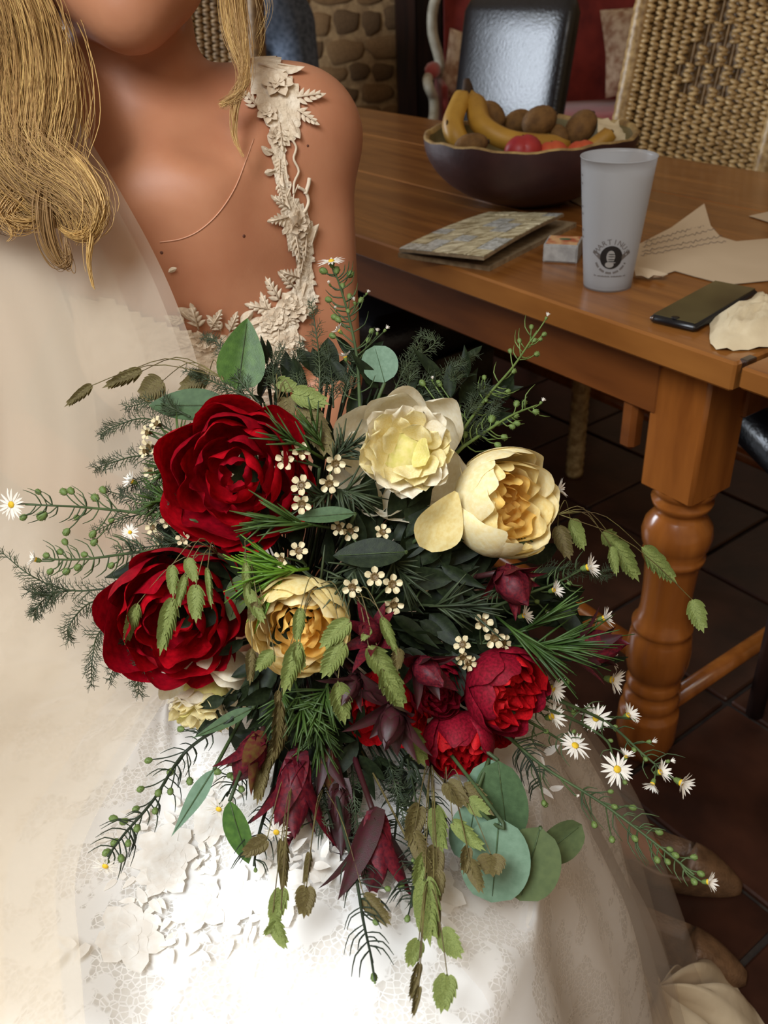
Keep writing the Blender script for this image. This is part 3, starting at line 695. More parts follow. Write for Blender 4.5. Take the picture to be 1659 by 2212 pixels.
# ---------------------------------------------------------------- pink settee with white carved frame
def settee():
    o = V(.33, 4.35, 0)
    t = T('settee', 'pink upholstered settee with curved cream-painted frame behind the black chair', 'sofa', o)
    M = Matrix.Translation(Vector(o))
    Wd = 1.15
    P(t, 'seat_cushion', one('seat_cushion', box(Wd-.12, .55, .16, (Wd/2, -.02, .45), .05), M_pink), M)
    v = []; n = 24
    for j in range(10):
        for i in range(n):
            u = i/(n-1); w = j/9; x = .06+(Wd-.12)*u
            v.append((x, .30-.12*math.cos((u-.5)*math.pi)*0+.03*math.sin(u*math.pi)-.05*(1-w)**2, .50+(.52+.10*math.sin(u*math.pi))*w))
    P(t, 'back_cushion', one('back_cushion', (np.vstack([np.array(v), np.array(v)+V(0, .07, 0)]), gridf(n, 10)+[[q+n*10 for q in f][::-1] for f in gridf(n, 10)]+[[i+n*9, i+n*9+n*10, i+1+n*9+n*10, i+1+n*9] for i in range(n-1)]), M_redv), M)
    top = [(.02, .27, .50), (.035, .27, .70), (.00, .27, .85), (.02, .28, .98), (.12, .30, 1.08), (.4, .31, 1.12), (Wd/2, .31, 1.16), (Wd-.4, .31, 1.12), (Wd-.12, .30, 1.08), (Wd-.02, .28, .98), (Wd, .27, .85), (Wd-.035, .27, .70), (Wd-.02, .27, .50)]
    P(t, 'back_frame', one('back_frame', tube(spline(top, 70), .024, 10), M_cream_paint), M)
    for x, s_ in ((0.0, 1), (Wd, -1)):
        arm = [(x+s_*.02, .25, .68), (x-s_*.02, .05, .69), (x-s_*.05, -.12, .69), (x-s_*.05, -.20, .665), (x-s_*.03, -.17, .62), (x-s_*.03, -.19, .56), (x-s_*.05, -.25, .49), (x-s_*.06, -.27, .42)]
        P(t, 'armrest', one('armrest', tube(spline(arm, 40), .022, 10), M_cream_paint), M)
        P(t, 'arm_pad', one('arm_pad', tube([(x, .18, .70), (x-s_*.02, .0, .71), (x-s_*.04, -.10, .705)], [.03, .036, .02], 10), M_pink), M)
        P(t, 'side_panel', one('side_panel', box(.03, .42, .22, (x+s_*.02, .03, .56), .01), M_redv), M)
        for y in (-.26, .27):
            P(t, 'leg', one('leg', tube(spline([(x-s_*.04, y, .42), (x-s_*.05, y-.02, .25), (x, y, .1), (x-s_*.02, y-.02, 0)], 14), [.03]*4+[.022]*5+[.018]*5, 8), M_cream_paint), M)
    P(t, 'seat_rail', one('seat_rail', box(Wd, .05, .08, (Wd/2, -.28, .36), .015), M_cream_paint), M)
    def cushion(x, y, z, s, rot, lab):
        n = 14; v = []
        for sd in (1, -1):
            for j in range(n):
                for i in range(n):
                    a, b = -1+2*i/(n-1), -1+2*j/(n-1); k = (1-a**4)*(1-b**4)
                    v.append((a*s*(1-.08*(1-abs(b))), sd*.07*k**.6, b*s*(1-.08*(1-abs(a)))))
        f = gridf(n, n); f = f+[[q+n*n for q in g][::-1] for g in f]
        S('throw_pillow', one('throw_pillow', (v, f), M_pillow), lab, 'pillow', M @ Matrix.Translation((x, y, z)) @ Matrix.Rotation(rot, 4, 'Y') @ Matrix.Rotation(-.25, 4, 'X'), 'pillows on the settee')
    cushion(.17, .07, .70, .14, .25, 'patterned cream pillow at the left end of the pink settee')
    cushion(.93, .08, .75, .18, -.1, 'cream pillow on the settee between leather and wicker chairs')
settee()

def leaf_vf(L, W, kind='oval', bend=.1, fold=.12, nu=5, nv=11, wav=0):
    """leaf blade along +x, face +z"""
    v = []
    for j in range(nv):
        t = j/(nv-1)
        w = {'oval': math.sin(math.pi*t**.85)**.75, 'round': (max(0, 1-(2*t-1)**2))**.5, 'lance': math.sin(math.pi*t**.7)**1.1*(1-.25*t), 'tear': math.sin(math.pi*t**.62)**.8,
             'fan': math.sin(math.pi*(.03+.94*t)**1.5)**.6, 'bract': math.sin(math.pi*min(1, .12+.88*t)**.75)**.9}[kind]
        for i in range(nu):
            u = -1+2*i/(nu-1); y = u*w*W/2
            v.append((L*t, y, abs(u)*w*W*fold+bend*L*math.sin(math.pi*t*.5)**2*(-1)+wav*math.sin(t*9+u*2)*w*W))
    return np.array(v), gridf(nu, nv)
# ---------------------------------------------------------------- right background: fireplace, lamp, plant, cloth
def right_bg():
    f = T('fireplace_mantel', 'dark red-brown wooden mantel shelf over the stone hearth at upper right', 'fireplace', (1.75, 4.6, 0))
    P(f, 'mantel_beam', one('mantel_beam', box(1.1, .30, .26, (2.15, 4.75, .92), .01), M_redwood, False))
    P(f, 'hearth', one('hearth', box(1.1, .5, .26, (2.2, 4.68, .13), .02), M_stone[1], False))
    P(f, 'pillar', one('pillar', box(.16, .22, .55, (1.66, 4.85, .525), .02), M_stone[1], False))
    p = PY(1612, 352, 4.15)
    zb = p[2]
    tb_ = T('side_table', 'low dark side table carrying the small white lamp', 'table', (p[0], 4.15, 0))
    P(tb_, 'table_top', one('table_top', box(.55, .4, .03, (p[0]+.05, 4.12, zb-.015), .005), M_darkwood, False))
    for sx in (-.2, .3):
        for sy in (-.15, .15): P(tb_, 'leg', one('leg', box(.035, .035, zb-.03, (p[0]+sx, 4.12+sy, (zb-.03)/2)), M_darkwood, False))
    l = T('table_lamp', 'small pale lamp with cone shade at the far right behind the wicker chair', 'lamp', (p[0], 4.15, zb))
    ML = Matrix.Translation((p[0], 4.15, zb))
    P(l, 'base', one('base', lathe([(1e-4, 0), (.06, 0), (.055, .02), (.02, .05), (.014, .09), (.022, .13), (.014, .17), (.018, .19), (1e-4, .19)], 20), M_cream_paint), ML)
    P(l, 'lamp_shade', one('lamp_shade', lathe([(.105, .185), (.05, .325), (.048, .325), (.102, .187)], 28), M_lampshade), ML)
    # hanging pale blue cloth with folds
    a = PY(1650, 370, 3.3); b = PY(1652, 170, 3.3); v = []; n = 24
    for j in range(8):
        for i in range(n):
            u = i/(n-1); v.append((a[0]-.005+.30*u+ (1-j/7)*-.02, 3.3+.012*math.sin(u*22), a[2]-.25+(b[2]-a[2]+.25)*j/7))
    tt = T('hanging_cloth', 'pale blue cloth hanging over a rail at the right frame edge', 'cloth', (a[0], 3.3, 0))
    P(tt, 'cloth', one('cloth', (v, gridf(n, 8)), M_blue))
    P(tt, 'rail', one('rail', tube([(a[0]-.02, 3.315, b[2]), (a[0]+.5, 3.315, b[2])], .008, 8), M_cream_paint))
    for x in (a[0]+.02, a[0]+.45): P(tt, 'post', one('post', tube([(x, 3.33, 0), (x, 3.33, b[2])], .008, 8), M_cream_paint))
    # plant with orange flowers on the mantel
    q = PY(1650, 20, 4.6)
    pl = T('potted_plant', 'leafy potted plant with orange flowers at the top right corner', 'plant', (q[0], 4.7, 1.05))
    P(pl, 'pot', one('pot', lathe([(1e-4, 0), (.06, 0), (.085, .13), (.09, .13), (.08, .12), (1e-4, .12)], 20), M_redwood), Matrix.Translation((q[0]+.08, 4.7, 1.05)))
    r = random.Random(8); mb = MB(); lv, lf = leaf_vf(1, .42, 'oval', .25)
    for k in range(90):
        d = V(r.gauss(0, 1), r.gauss(0, 1), r.uniform(-.9, 1)); o = V(q[0]+.08, 4.68, 1.18)+nrm(d)*r.uniform(.04, .20)*V(1.3, 1, .8)
        mb.add(lv, lf, 0, frame(o, nrm(d)+V(0, 0, -.4), V(r.uniform(-1, 1), -1, r.uniform(0, 1)), r.uniform(.05, .09)))
    P(pl, 'foliage', mb.mesh('foliage', M_green), kind='stuff')
    for x, y in ((1635, 50), (1652, 22), (1618, 8)):
        c_ = PY(x, y, 4.46); mb = MB(); mb.add(*ball(.012, 8, 6))
        for k in range(6): mb.add(*tube([(0, 0, 0), (.02*math.cos(k), .02*math.sin(k), .004)], [.004, .006], 5))
        P(pl, 'flower', mb.mesh('flower', M_orange), Matrix.Translation(Vector(c_)))
right_bg()
# small red things on the red-brown cabinet at left back
p = PY(560, 48, 4.55)
cb = T('small_cabinet', 'red-brown wooden cabinet beside the person in jeans', 'cabinet', (p[0], 4.7, 0))
P(cb, 'body', one('body', box(.36, .34, p[2], (p[0]-.02, 4.72, p[2]/2), .006), M_redwood, False))
P(cb, 'top', one('top', box(.40, .38, .025, (p[0]-.02, 4.72, p[2]+.012), .004), M_redwood, False))
P(cb, 'door', one('door', box(.30, .015, p[2]*.7, (p[0]-.02, 4.542, p[2]*.5), .004), M_redwood, False))
S('red_box', one('red_box', box(.085, .07, .08, (0, 0, .04), .018), M_red_cloth), 'small bright red box on the cabinet next to the hair lock', 'box', Matrix.Translation((p[0]-.045, 4.62, p[2]+.026)))
p2 = PY(566, 112, 4.3)
fl = T('orange_flower', 'small orange flower standing in front of the red-brown cabinet', 'flower', (p2[0], 4.3, 0))
mb = MB()
for k in range(8):
    a = k*math.pi/4; v, f = leaf_vf(.05, .03, 'oval', .1); mb.add(v, f, 0, frame(V(p2[0], 4.3, p2[2]), V(math.cos(a), -.4, math.sin(a)), V(0, -1, 0)))
P(fl, 'blossom', mb.mesh('blossom', M_orange)); P(fl, 'stem', one('stem', tube([(p2[0], 4.3, 0), (p2[0]+.01, 4.3, p2[2])], .004, 5), M_stem))
P(fl, 'pot', one('pot', lathe([(1e-4, 0), (.09, 0), (.12, .25), (.11, .25), (1e-4, .2)], 20), M_darkwood), Matrix.Translation((p2[0], 4.3, 0)))

# ---------------------------------------------------------------- signed distance bodies -> surface nets
class Vol:
    def __init__(s, lo, hi, h):
        s.lo = V(*lo); s.h = h; s.n = np.ceil((V(*hi)-s.lo)/h).astype(int)+1
        s.F = np.full(s.n, 1.0, np.float32)
    def _win(s, lo, hi, pad):
        a = np.clip(np.floor((lo-pad-s.lo)/s.h).astype(int), 0, s.n-1); b = np.clip(np.ceil((hi+pad-s.lo)/s.h).astype(int)+1, 1, s.n)
        ax = [np.arange(a[i], b[i])*s.h+s.lo[i] for i in range(3)]
        return tuple(slice(a[i], b[i]) for i in range(3)), np.stack(np.meshgrid(*ax, indexing='ij'), -1).astype(np.float32)
    def _merge(s, sl, d, k, sub=False):
        F = s.F[sl]; d = d.astype(np.float32)
        if sub: h = np.clip(.5-.5*(F+d)/k, 0, 1); s.F[sl] = F*(1-h)-d*h+k*h*(1-h)
        else: h = np.clip(.5+.5*(F-d)/k, 0, 1); s.F[sl] = F*(1-h)+d*h-k*h*(1-h)
    def cap(s, a, b, ra, rb, k=.02, sub=False, flat=None):
        a, b = V(*a), V(*b); R = max(ra, rb)
        sl, p = s._win(np.minimum(a, b)-R, np.maximum(a, b)+R, k*1.5+.02)
        ab = b-a; t = np.clip(((p-a)@ab)/(ab@ab), 0, 1); d = np.linalg.norm(p-a-t[..., None]*ab, axis=-1)-(ra+(rb-ra)*t)
        s._merge(sl, d, k, sub)
    def ell(s, c, r, k=.02, sub=False, rot=None):
        c, r = V(*c), V(*r); sl, p = s._win(c-max(r), c+max(r), k*1.5+.02)
        q = p-c
        if rot is not None: q = q@np.array(rot)
        k0 = np.linalg.norm(q/r, axis=-1); k1 = np.linalg.norm(q/(r*r), axis=-1)+1e-6
        s._merge(sl, k0*(k0-1)/k1, k, sub)
    def nets(s):
        F = s.F; ins = F < 0; n = F.shape
        c = [ins[i:n[0]-1+i, j:n[1]-1+j, k:n[2]-1+k] for i in (0, 1) for j in (0, 1) for k in (0, 1)]
        tot = sum(x.astype(np.int8) for x in c); act = (tot > 0) & (tot < 8); idx = np.full(act.shape, -1, int); cells = np.argwhere(act); idx[act] = np.arange(len(cells))
        acc = np.zeros((len(cells), 3)); cnt = np.zeros(len(cells)); cor = [(i, j, k) for i in (0, 1) for j in (0, 1) for k in (0, 1)]
        val = {o: F[cells[:, 0]+o[0], cells[:, 1]+o[1], cells[:, 2]+o[2]] for o in cor}
        for a in cor:
            for ax in range(3):
                if a[ax]: continue
                b = tuple(1 if i == ax else a[i] for i in range(3)); va, vb = val[a], val[b]; m = (va < 0) != (vb < 0)
                t = np.where(m, va/(va-vb+1e-12), 0); q = np.array(a, float)[None]+t[:, None]*(np.array(b)-np.array(a)); acc[m] += q[m]; cnt[m] += 1
        v = (cells+acc/cnt[:, None])*s.h+s.lo
        faces = []
        for ax in range(3):
            o1, o2 = [(ax+1) % 3, (ax+2) % 3]
            sa = [slice(0, n[i]-1) if i == ax else slice(1, n[i]-1) for i in range(3)]; sb = [slice(1, n[i]) if i == ax else slice(1, n[i]-1) for i in range(3)]
            A, B = ins[tuple(sa)], ins[tuple(sb)]; e = np.argwhere(A != B)
            if not len(e): continue
            g = e+np.array([0 if i == ax else 1 for i in range(3)]); flip = A[tuple(e.T)]
            def cell(d1, d2):
                q = g.copy(); q[:, o1] -= d1; q[:, o2] -= d2; return idx[tuple(q.T)]
            quad = np.stack([cell(1, 1), cell(0, 1), cell(0, 0), cell(1, 0)], 1); quad[~flip] = quad[~flip][:, ::-1]; faces.append(quad)
        return v, np.vstack(faces)
def smooth_mesh(v, f, it=2):
    v = v.copy(); e = np.vstack([f[:, [0, 1]], f[:, [1, 2]], f[:, [2, 3]], f[:, [3, 0]]]); e = np.vstack([e, e[:, ::-1]])
    cnt = np.bincount(e[:, 0], minlength=len(v))[:, None]
    for _ in range(it):
        for lam in (.5, -.48):
            a = np.stack([np.bincount(e[:, 0], weights=v[e[:, 1], i], minlength=len(v)) for i in range(3)], 1)/cnt; v += lam*(a-v)
    return v
def vnormals(v, f):
    n = np.cross(v[f[:, 2]]-v[f[:, 0]], v[f[:, 3]]-v[f[:, 1]]); o = np.zeros_like(v)
    for i in range(4):
        for k in range(3): o[:, k] += np.bincount(f[:, i], weights=n[:, k], minlength=len(v))
    return o/(np.linalg.norm(o, axis=1)[:, None]+1e-12)

# person in jeans standing at the back
def jeans_person():
    o = V(-.37, 4.05, 0); t = T('person', 'person in blue jeans standing at the back left of the stone wall', 'person', o)
    g = Vol((-.75, 3.7, -.02), (.25, 4.45, 1.85), .014); h = lambda x, y, z: (o[0]+x, o[1]+y, z)
    g.cap(h(-.09, 0, .92), h(-.10, -.02, .50), .10, .075, .03); g.cap(h(-.10, -.02, .50), h(-.11, .04, .08), .07, .06, .02)
    g.cap(h(.09, 0, .92), h(.13, -.05, .50), .10, .075, .03); g.cap(h(.13, -.05, .50), h(.20, .06, .08), .07, .06, .02)
    g.ell(h(0, 0, .97), (.17, .12, .13), .04)
    v, f = g.nets(); v = smooth_mesh(v, f, 2); P(t, 'jeans', one('jeans', (v, f.tolist()), M_jean))
    g = Vol((-.75, 3.7, .9), (.25, 4.45, 1.85), .014)
    g.ell(h(0, .01, 1.05), (.16, .11, .16), .04); g.ell(h(0, 0, 1.27), (.19, .12, .20), .05); g.cap(h(-.19, 0, 1.40), h(-.25, -.02, 1.15), .06, .05, .03); g.cap(h(.19, 0, 1.40), h(.26, -.02, 1.15), .06, .05, .03)
    v, f = g.nets(); v = smooth_mesh(v, f, 2); P(t, 'shirt', one('shirt', (v, f.tolist()), mat('dark_shirt', (44, 46, 56), (34, 36, 44), .9)))
    g = Vol((-.75, 3.7, .75), (.25, 4.45, 1.9), .011)
    for s_ in (-1, 1):
        g.cap(h(s_*.25, -.02, 1.16), h(s_*.12, -.20, 1.18), .042, .03, .01)
        g.cap(h(s_*.12, -.20, 1.18), h(s_*.06, -.23, 1.19), .034, .03, .015)
        for q in range(4): g.cap(h(s_*.06, -.235, 1.22-.018*q), h(s_*(-.01+.005*abs(q-1.5)), -.245-.01*s_, 1.22-.018*q), .011, .009, .005)
        g.cap(h(s_*.08, -.21, 1.22), h(s_*.05, -.22, 1.26), .012, .010, .006)
    g.cap(h(0, .01, 1.40), h(0, -.005, 1.55), .055, .05, .02); g.ell(h(0, 0, 1.66), (.075, .095, .115), .02); g.ell(h(0, -.03, 1.60), (.055, .065, .07), .02)
    g.cap(h(0, -.085, 1.66), h(0, -.105, 1.635), .012, .015, .012)
    for s_ in (-1, 1): g.ell(h(s_*.078, .01, 1.655), (.012, .02, .03), .008); g.ell(h(s_*.03, -.10, 1.675), (.016, .012, .01), .01, True)
    g.cap(h(-.02, -.088, 1.60), h(.02, -.088, 1.60), .007, .007, .008)
    v, f = g.nets(); v = smooth_mesh(v, f, 2); b = P(t, 'body', one('body', (v, f.tolist()), M_skin))
    g = Vol((-.4, 3.9, 1.5), (-.1, 4.3, 1.9), .012); g.ell(h(0, .02, 1.70), (.085, .10, .11), .02); g.ell(h(0, -.10, 1.62), (.09, .07, .09), .03, True)
    v, f = g.nets(); P(t, 'hair', one('hair', (v, f.tolist()), M_darkwood))
    for s_ in (-1, 1):
        P(t, 'eye', one('eye', ball(.011, 10, 8), M_eye), Matrix.Translation(Vector(h(s_*.03, -.084, 1.675))))
        mb = MB().add(ball(1, 12, 8)[0]*V(.045, .13, .045)+V(0, -.06, .04), ball(1, 12, 8)[1]).add(*box(.09, .26, .02, (0, -.06, .011), .008))
        P(t, 'shoe', mb.mesh('shoe', M_darkwood), Matrix.Translation(Vector(h(-.11 if s_ < 0 else .20, .04 if s_ < 0 else .06, 0))))
jeans_person()
# ---------------------------------------------------------------- bride
BR = T('person', 'bride in white lace dress and tulle veil seated at the left holding the bouquet', 'person', (-.16, .90, 0))
notch = PD(345, 388, .805)
shL = PD(655, 262, .885); shR = notch+(notch-shL)*V(1, 0, 0)+V(0, shL[1]-notch[1], shL[2]-notch[2])-V(.0, 0, 0); shR = V(2*notch[0]-shL[0], shL[1], shL[2]-.01)
nk = PD(285, 205, .86); nkb = V(notch[0]+.004, notch[1]+.075, notch[2]-.0)
chin = PD(276, 66, .735)
hc = V(chin[0]-.026, chin[1]+.085, chin[2]+.125)
elL = PD(712, 812, .945); wrL = PD(655, 1235, .83)
shRv = shR; elR = PD(-40, 900, .93); wrR = PD(520, 1330, .80)
pel = V(-.15, .96, .53)
def build_bride_body():
    g = Vol((-.52, .42, -.01), (.52, 1.18, 1.42), .0055)
    X = notch[0]
    # torso
    g.ell((X+.012, notch[1]+.085, notch[2]-.135), (.138, .088, .175), .05)
    g.ell((X+.02, notch[1]+.095, notch[2]-.30), (.115, .085, .14), .05)
    g.ell((pel[0], pel[1], pel[2]), (.165, .125, .12), .05)
    g.cap((X, notch[1]+.07, notch[2]-.03), (X+.02, notch[1]+.09, notch[2]-.30), .085, .085, .06)
    for s_, sh in ((1, shL), (-1, shR)):
        # breast, shoulder, clavicle, trapezius
        g.ell((X+.015+s_*.072, notch[1]+.032, notch[2]-.175), (.058, .055, .062), .035)
        g.cap(V(X+s_*.07, notch[1]+.06, notch[2]-.06), sh-V(s_*.012, -.005, .012), .052, .054, .05)
        g.cap(nk+V(s_*.02, .02, -.02), sh+V(-s_*.045, .0, .010), .045, .038, .05)
        g.cap(notch+V(s_*.020, .011, -.001), notch+V(s_*.075, .020, .014), .009, .009, .016)
        g.cap(notch+V(s_*.075, .022, .012), sh+V(-s_*.022, -.018, .022), .008, .012, .02)
        g.cap(notch+V(s_*.012, .010, .004), nk+V(s_*.045, .035, .055), .0075, .014, .016)
        g.cap(notch+V(s_*.03, .01, -.02), notch+V(s_*.03, .012, -.10), .03, .03, .05)
    # hollow above the sternum and beside the neck
    for s_ in (1, -1): g.ell(notch+V(s_*.058, .004, .036), (.028, .020, .016), .03, True)
    # neck
    g.cap(nkb+V(-.006, .0, -.01), nk+V(0, .0, 0), .060, .057, .03); g.cap(nk, hc+V(0, .03, -.06), .057, .056, .03)
    # head
    g.ell(hc+V(0, .025, .035), (.073, .092, .088), .03); g.ell(hc+V(0, -.008, -.035), (.069, .074, .078), .03)
    g.cap(chin+V(.0, .016, .012), hc+V(.062, .030, -.050), .023, .022, .03); g.cap(chin+V(0, .016, .012), hc+V(-.062, .030, -.050), .023, .022, .03)
    g.ell(chin+V(0, .014, .012), (.024, .020, .018), .02); g.ell(chin+V(-.006, .052, .034), (.066, .056, .040), .03)
    fc = hc+V(0, -.075, 0)
    g.cap(fc+V(0, -.002, .015), fc+V(0, -.022, -.022), .008, .012, .012); g.ell(fc+V(-.010, -.008, -.026), (.008, .009, .007), .006); g.ell(fc+V(.010, -.008, -.026), (.008, .009, .007), .006)
    for s_ in (1, -1):
        g.ell(fc+V(s_*.031, .004, .012), (.016, .012, .010), .012, True); g.ell(hc+V(s_*.072, .03, -.005), (.009, .017, .030), .008)
        g.cap(fc+V(s_*.012, .002, .030), fc+V(s_*.045, .012, .032), .007, .006, .012)
    lip = chin+V(0, .004, .040)
    g.cap(lip+V(-.020, .008, 0), lip+V(.020, .008, 0), .0065, .0065, .007); g.cap(lip+V(-.018, .006, .011), lip+V(.018, .006, .011), .0055, .0055, .006); g.cap(lip+V(-.022, -.002, .006), lip+V(.022, -.002, .006), .0016, .0016, .003, True)
    # arms
    for sh, el, wr, s_ in ((shL, elL, wrL, 1), (shR, elR, wrR, -1)):
        g.ell(sh+V(s_*.004, 0, -.012), (.052, .054, .055), .03)
        g.cap(sh+V(s_*.003, 0, -.02), el, .044, .034, .02); g.cap(el, (el+wr)/2, .033, .032, .008); g.cap((el+wr)/2, wr, .033, .024, .012)
        # hand gripping the stems: palm + four curled fingers + thumb
        d = nrm(wr-el); side = nrm(np.cross(d, V(0, 0, 1)))*s_; dn = np.cross(d, side)
        pm = wr+d*.045; g.ell(wr+d*.02, (.026, .026, .022), .015); g.cap(wr+d*.02, pm, .024, .026, .012); g.cap(wr+d*.03-side*.02, pm-side*.02, .014, .015, .01); g.cap(wr+d*.03+side*.018, pm+side*.018, .014, .015, .01)
        for q in range(4):
            o = pm+d*.018+side*(-.028+.0185*q); L = (.028, .033, .031, .024)[q]
            k1 = o+d*L*.9+V(0, 0, -.004); k2 = k1+d*L*.2+V(0, 0, -L*.8); k3 = k2-d*L*.55+V(0, 0, -L*.25)
            g.cap(o-d*.01, k1, .0095, .0088, .004); g.cap(k1, k2, .0088, .0080, .003); g.cap(k2, k3, .0080, .0070, .003)
        o = wr+d*.025+side*.024*(-1); k1 = o-side*.020+d*.025+V(0, 0, -.01); k2 = k1+d*.026+V(0, 0, -.014)
        g.cap(o, k1, .013, .0105, .01); g.cap(k1, k2, .0105, .0085, .004)
    # thighs, shins
    kL = V(.035, .62, .50); aL = V(.255, .835, .085); kR = V(-.06, .52, .50); aR = V(.155, .66, .085)
    for s_, k_, a_ in ((1, kL, aL), (-1, kR, aR)):
        g.cap(pel+V(s_*.08, -.03, -.01), k_, .082, .058, .04); g.cap(k_, a_, .055, .035, .02)
        g.cap(a_, a_+V(.10, -.022, -.05), .030, .022, .02)
    v, f = g.nets(); v = smooth_mesh(v, f, 5)
    return v, f
bv_, bf_ = build_bride_body(); bn_ = vnormals(bv_, bf_)
P(BR, 'body', one('body', (bv_, bf_.tolist()), M_skin))
from mathutils.bvhtree import BVHTree
BVH = BVHTree.FromPolygons([tuple(p) for p in bv_], [tuple(q) for q in bf_])
def hit(x, y):
    r_ = nrm(ray(x, y)); h = BVH.ray_cast(Vector(CAM), Vector(r_)); 
    if h[0] is None: return None, None
    return np.array(h[0]), np.array(h[1])
def face_y(x, z):
    h = BVH.ray_cast(Vector((x, hc[1]-.4, z)), Vector((0, 1, 0)))
    return h[0][1] if h[0] is not None else hc[1]-.08
M_lips = mat('lips', (176, 96, 84), None, .45)
for s_ in (1, -1):
    ex, ez = hc[0]+s_*.031, hc[2]+.010; e = V(ex, face_y(ex, ez)+.0075, ez)
    eye = P(BR, 'eye', one('eye', ball(.0115, 16, 12), M_eye), Matrix.Translation(Vector(e)))
    P(eye, 'iris', one('iris', (ball(1, 14, 8)[0]*V(.0055, .0018, .0055), ball(1, 14, 8)[1]), M_iris), Matrix.Translation(Vector(e+V(0, -.0108, 0))))
    lid = [(1e-4, .0128)]+[(.0128*math.sin(a), .0128*math.cos(a)) for a in np.linspace(.1, 1.42, 8)]
    P(eye, 'upper_lid', one('upper_lid', lathe(lid, 18), M_skin), Matrix.Translation(Vector(e)) @ Matrix.Rotation(.28, 4, 'X'))
    P(eye, 'lower_lid', one('lower_lid', lathe([(r_, -z_) for r_, z_ in lid[:-2]], 18), M_skin), Matrix.Translation(Vector(e)) @ Matrix.Rotation(-.35, 4, 'X'))
    br = [V(hc[0]+s_*(.014+.011*k), face_y(hc[0]+s_*(.014+.011*k), hc[2]+.027+.002*math.sin(k))-.0008, hc[2]+.027+.003*math.sin(k*.9)) for k in range(4)]
    P(BR, 'eyebrow', one('eyebrow', tube(spline(br, 12), [.0012]+[.0022]*9+[.0014, .0008], 6), M_hair))
for zz, rr in ((chin[2]+.0405, .0052), (chin[2]+.0495, .0042)):
    lp = [V(chin[0]+u, face_y(chin[0]+u, zz)+.0012, zz+(.0012*math.cos(u*220) if rr < .005 else -.0008*math.cos(u*60))) for u in np.linspace(-.021, .021, 9)]
    P(BR, 'lip', one('lip', tube(lp, [rr*.35, rr*.7, rr*.9, rr, rr, rr, rr*.9, rr*.7, rr*.35], 8), M_lips))

# bodice: shell a little outside the body below the neckline and along the strap
from collections import defaultdict
def px_of(v):
    q = v-CAM; d = q@fw; return W_PX/2+F_PX*(q@rt)/d, H_PX/2-F_PX*(q@up)/d
def build_bodice():
    x, y = px_of(bv_)
    # strap and neckline as image-measured distances turned into a body-surface region
    strap = np.array([(575, 165, 48), (600, 215, 52), (608, 270, 40), (600, 340, 22), (612, 420, 20), (632, 470, 34), (645, 520, 34), (655, 560, 26), (656, 600, 24), (650, 650, 40)], float)
    poly = spline(strap, 80)
    dm = np.full(len(bv_), 1e3)
    for a in poly: dm = np.minimum(dm, np.hypot(x-a[0], y-a[1])-a[2])
    neck_y = np.interp(x, [-400, 250, 380, 420, 470, 540, 600, 640], [600, 640, 700, 705, 728, 690, 655, 640])
    arm = (np.array([min(1, 0)])[0])
    armx = np.interp(y, [500, 640, 760, 900, 1100], [664, 652, 640, 625, 600])
    front = bn_[:, 1] < .25
    reg = ((y > neck_y) & (x < armx) & (bv_[:, 2] > .45) & (bv_[:, 2] < 1.0)) & (bv_[:, 0] > -.34)
    # keep clear of the arm volumes
    def dseg(a, b): ab = b-a; t = np.clip(((bv_-a)@ab)/(ab@ab), 0, 1); return np.linalg.norm(bv_-a-t[:, None]*ab, axis=1)
    armd = np.minimum(dseg(shR-V(0, 0, .05), elR), dseg(elR, wrR)) < .05
    armd |= (dseg(elL, wrL) < .05) | (dseg(shL-V(0, 0, .09), elL) < .045)
    reg &= ~armd
    reg |= (dm < 0) & (bv_[:, 2] > .78) & (x > 500)
    keep = reg[bf_].all(axis=1); ff = bf_[keep]; ids = np.unique(ff); mp = -np.ones(len(bv_), int); mp[ids] = np.arange(len(ids))
    off = bv_[ids]+bn_[ids]*.0032
    return one('bodice', (off, mp[ff].tolist()), M_bod)
BD = P(BR, 'bodice', build_bodice())

# raised lace leaves of the strap and neckline
def lace_leaf_mesh(kind):
    mb = MB(); n = 4
    if kind == 0:   # feathered leaf, pairs of lobes
        for k in range(n):
            for s_ in (-1, 1):
                v, f = leaf_vf(.40-.06*k, .17, 'bract', -.05, -.5, 3, 6); a = s_*math.radians(52-6*k)
                mb.add(v, f, 0, Matrix.Translation((.08+.2*k, 0, .02*k)) @ Matrix.Rotation(a, 4, 'Z'))
        v, f = leaf_vf(.30, .16, 'bract', 0, -.5, 3, 6); mb.add(v, f, 0, Matrix.Translation((.75, 0, .05)))
        mb.add(*tube([(0, 0, .02), (.5, 0, .05), (.85, 0, .06)], .03, 5))
    elif kind == 1: # five-petal flower
        for k in range(6):
            v, f = leaf_vf(.5, .36, 'round', -.1, .3, 4, 6); mb.add(v, f, 0, Matrix.Rotation(k*math.pi/3, 4, 'Z'))
        for k in range(5):
            v, f = leaf_vf(.28, .24, 'round', -.25, .4, 3, 5); mb.add(v, f, 0, Matrix.Translation((0, 0, .07)) @ Matrix.Rotation(k*1.256+.4, 4, 'Z'))
        mb.add(*ball(.07, 6, 4))
    else:
        v, f = leaf_vf(1, .5, 'oval', -.08, -.35, 5, 8); mb.add(v, f)
        mb.add(*tube([(0, 0, .06), (.9, 0, .02)], .035, 5))
    return mb.mesh('lace_leaf', M_corded)
LL = [lace_leaf_mesh(k) for k in range(3)]
def put_lace(x, y, s_px, ang, k):
    p, n = hit(x, y)
    if p is None: return
    s = s_px*depth_of(p)/F_PX; xd = rt*math.cos(math.radians(ang))+up*math.sin(math.radians(ang)); xd = xd-n*(xd@n)
    P(BD, 'lace_leaf' if k != 1 else 'lace_flower', LL[k], frame(p+n*.0042, xd, n, s))
r = random.Random(3)
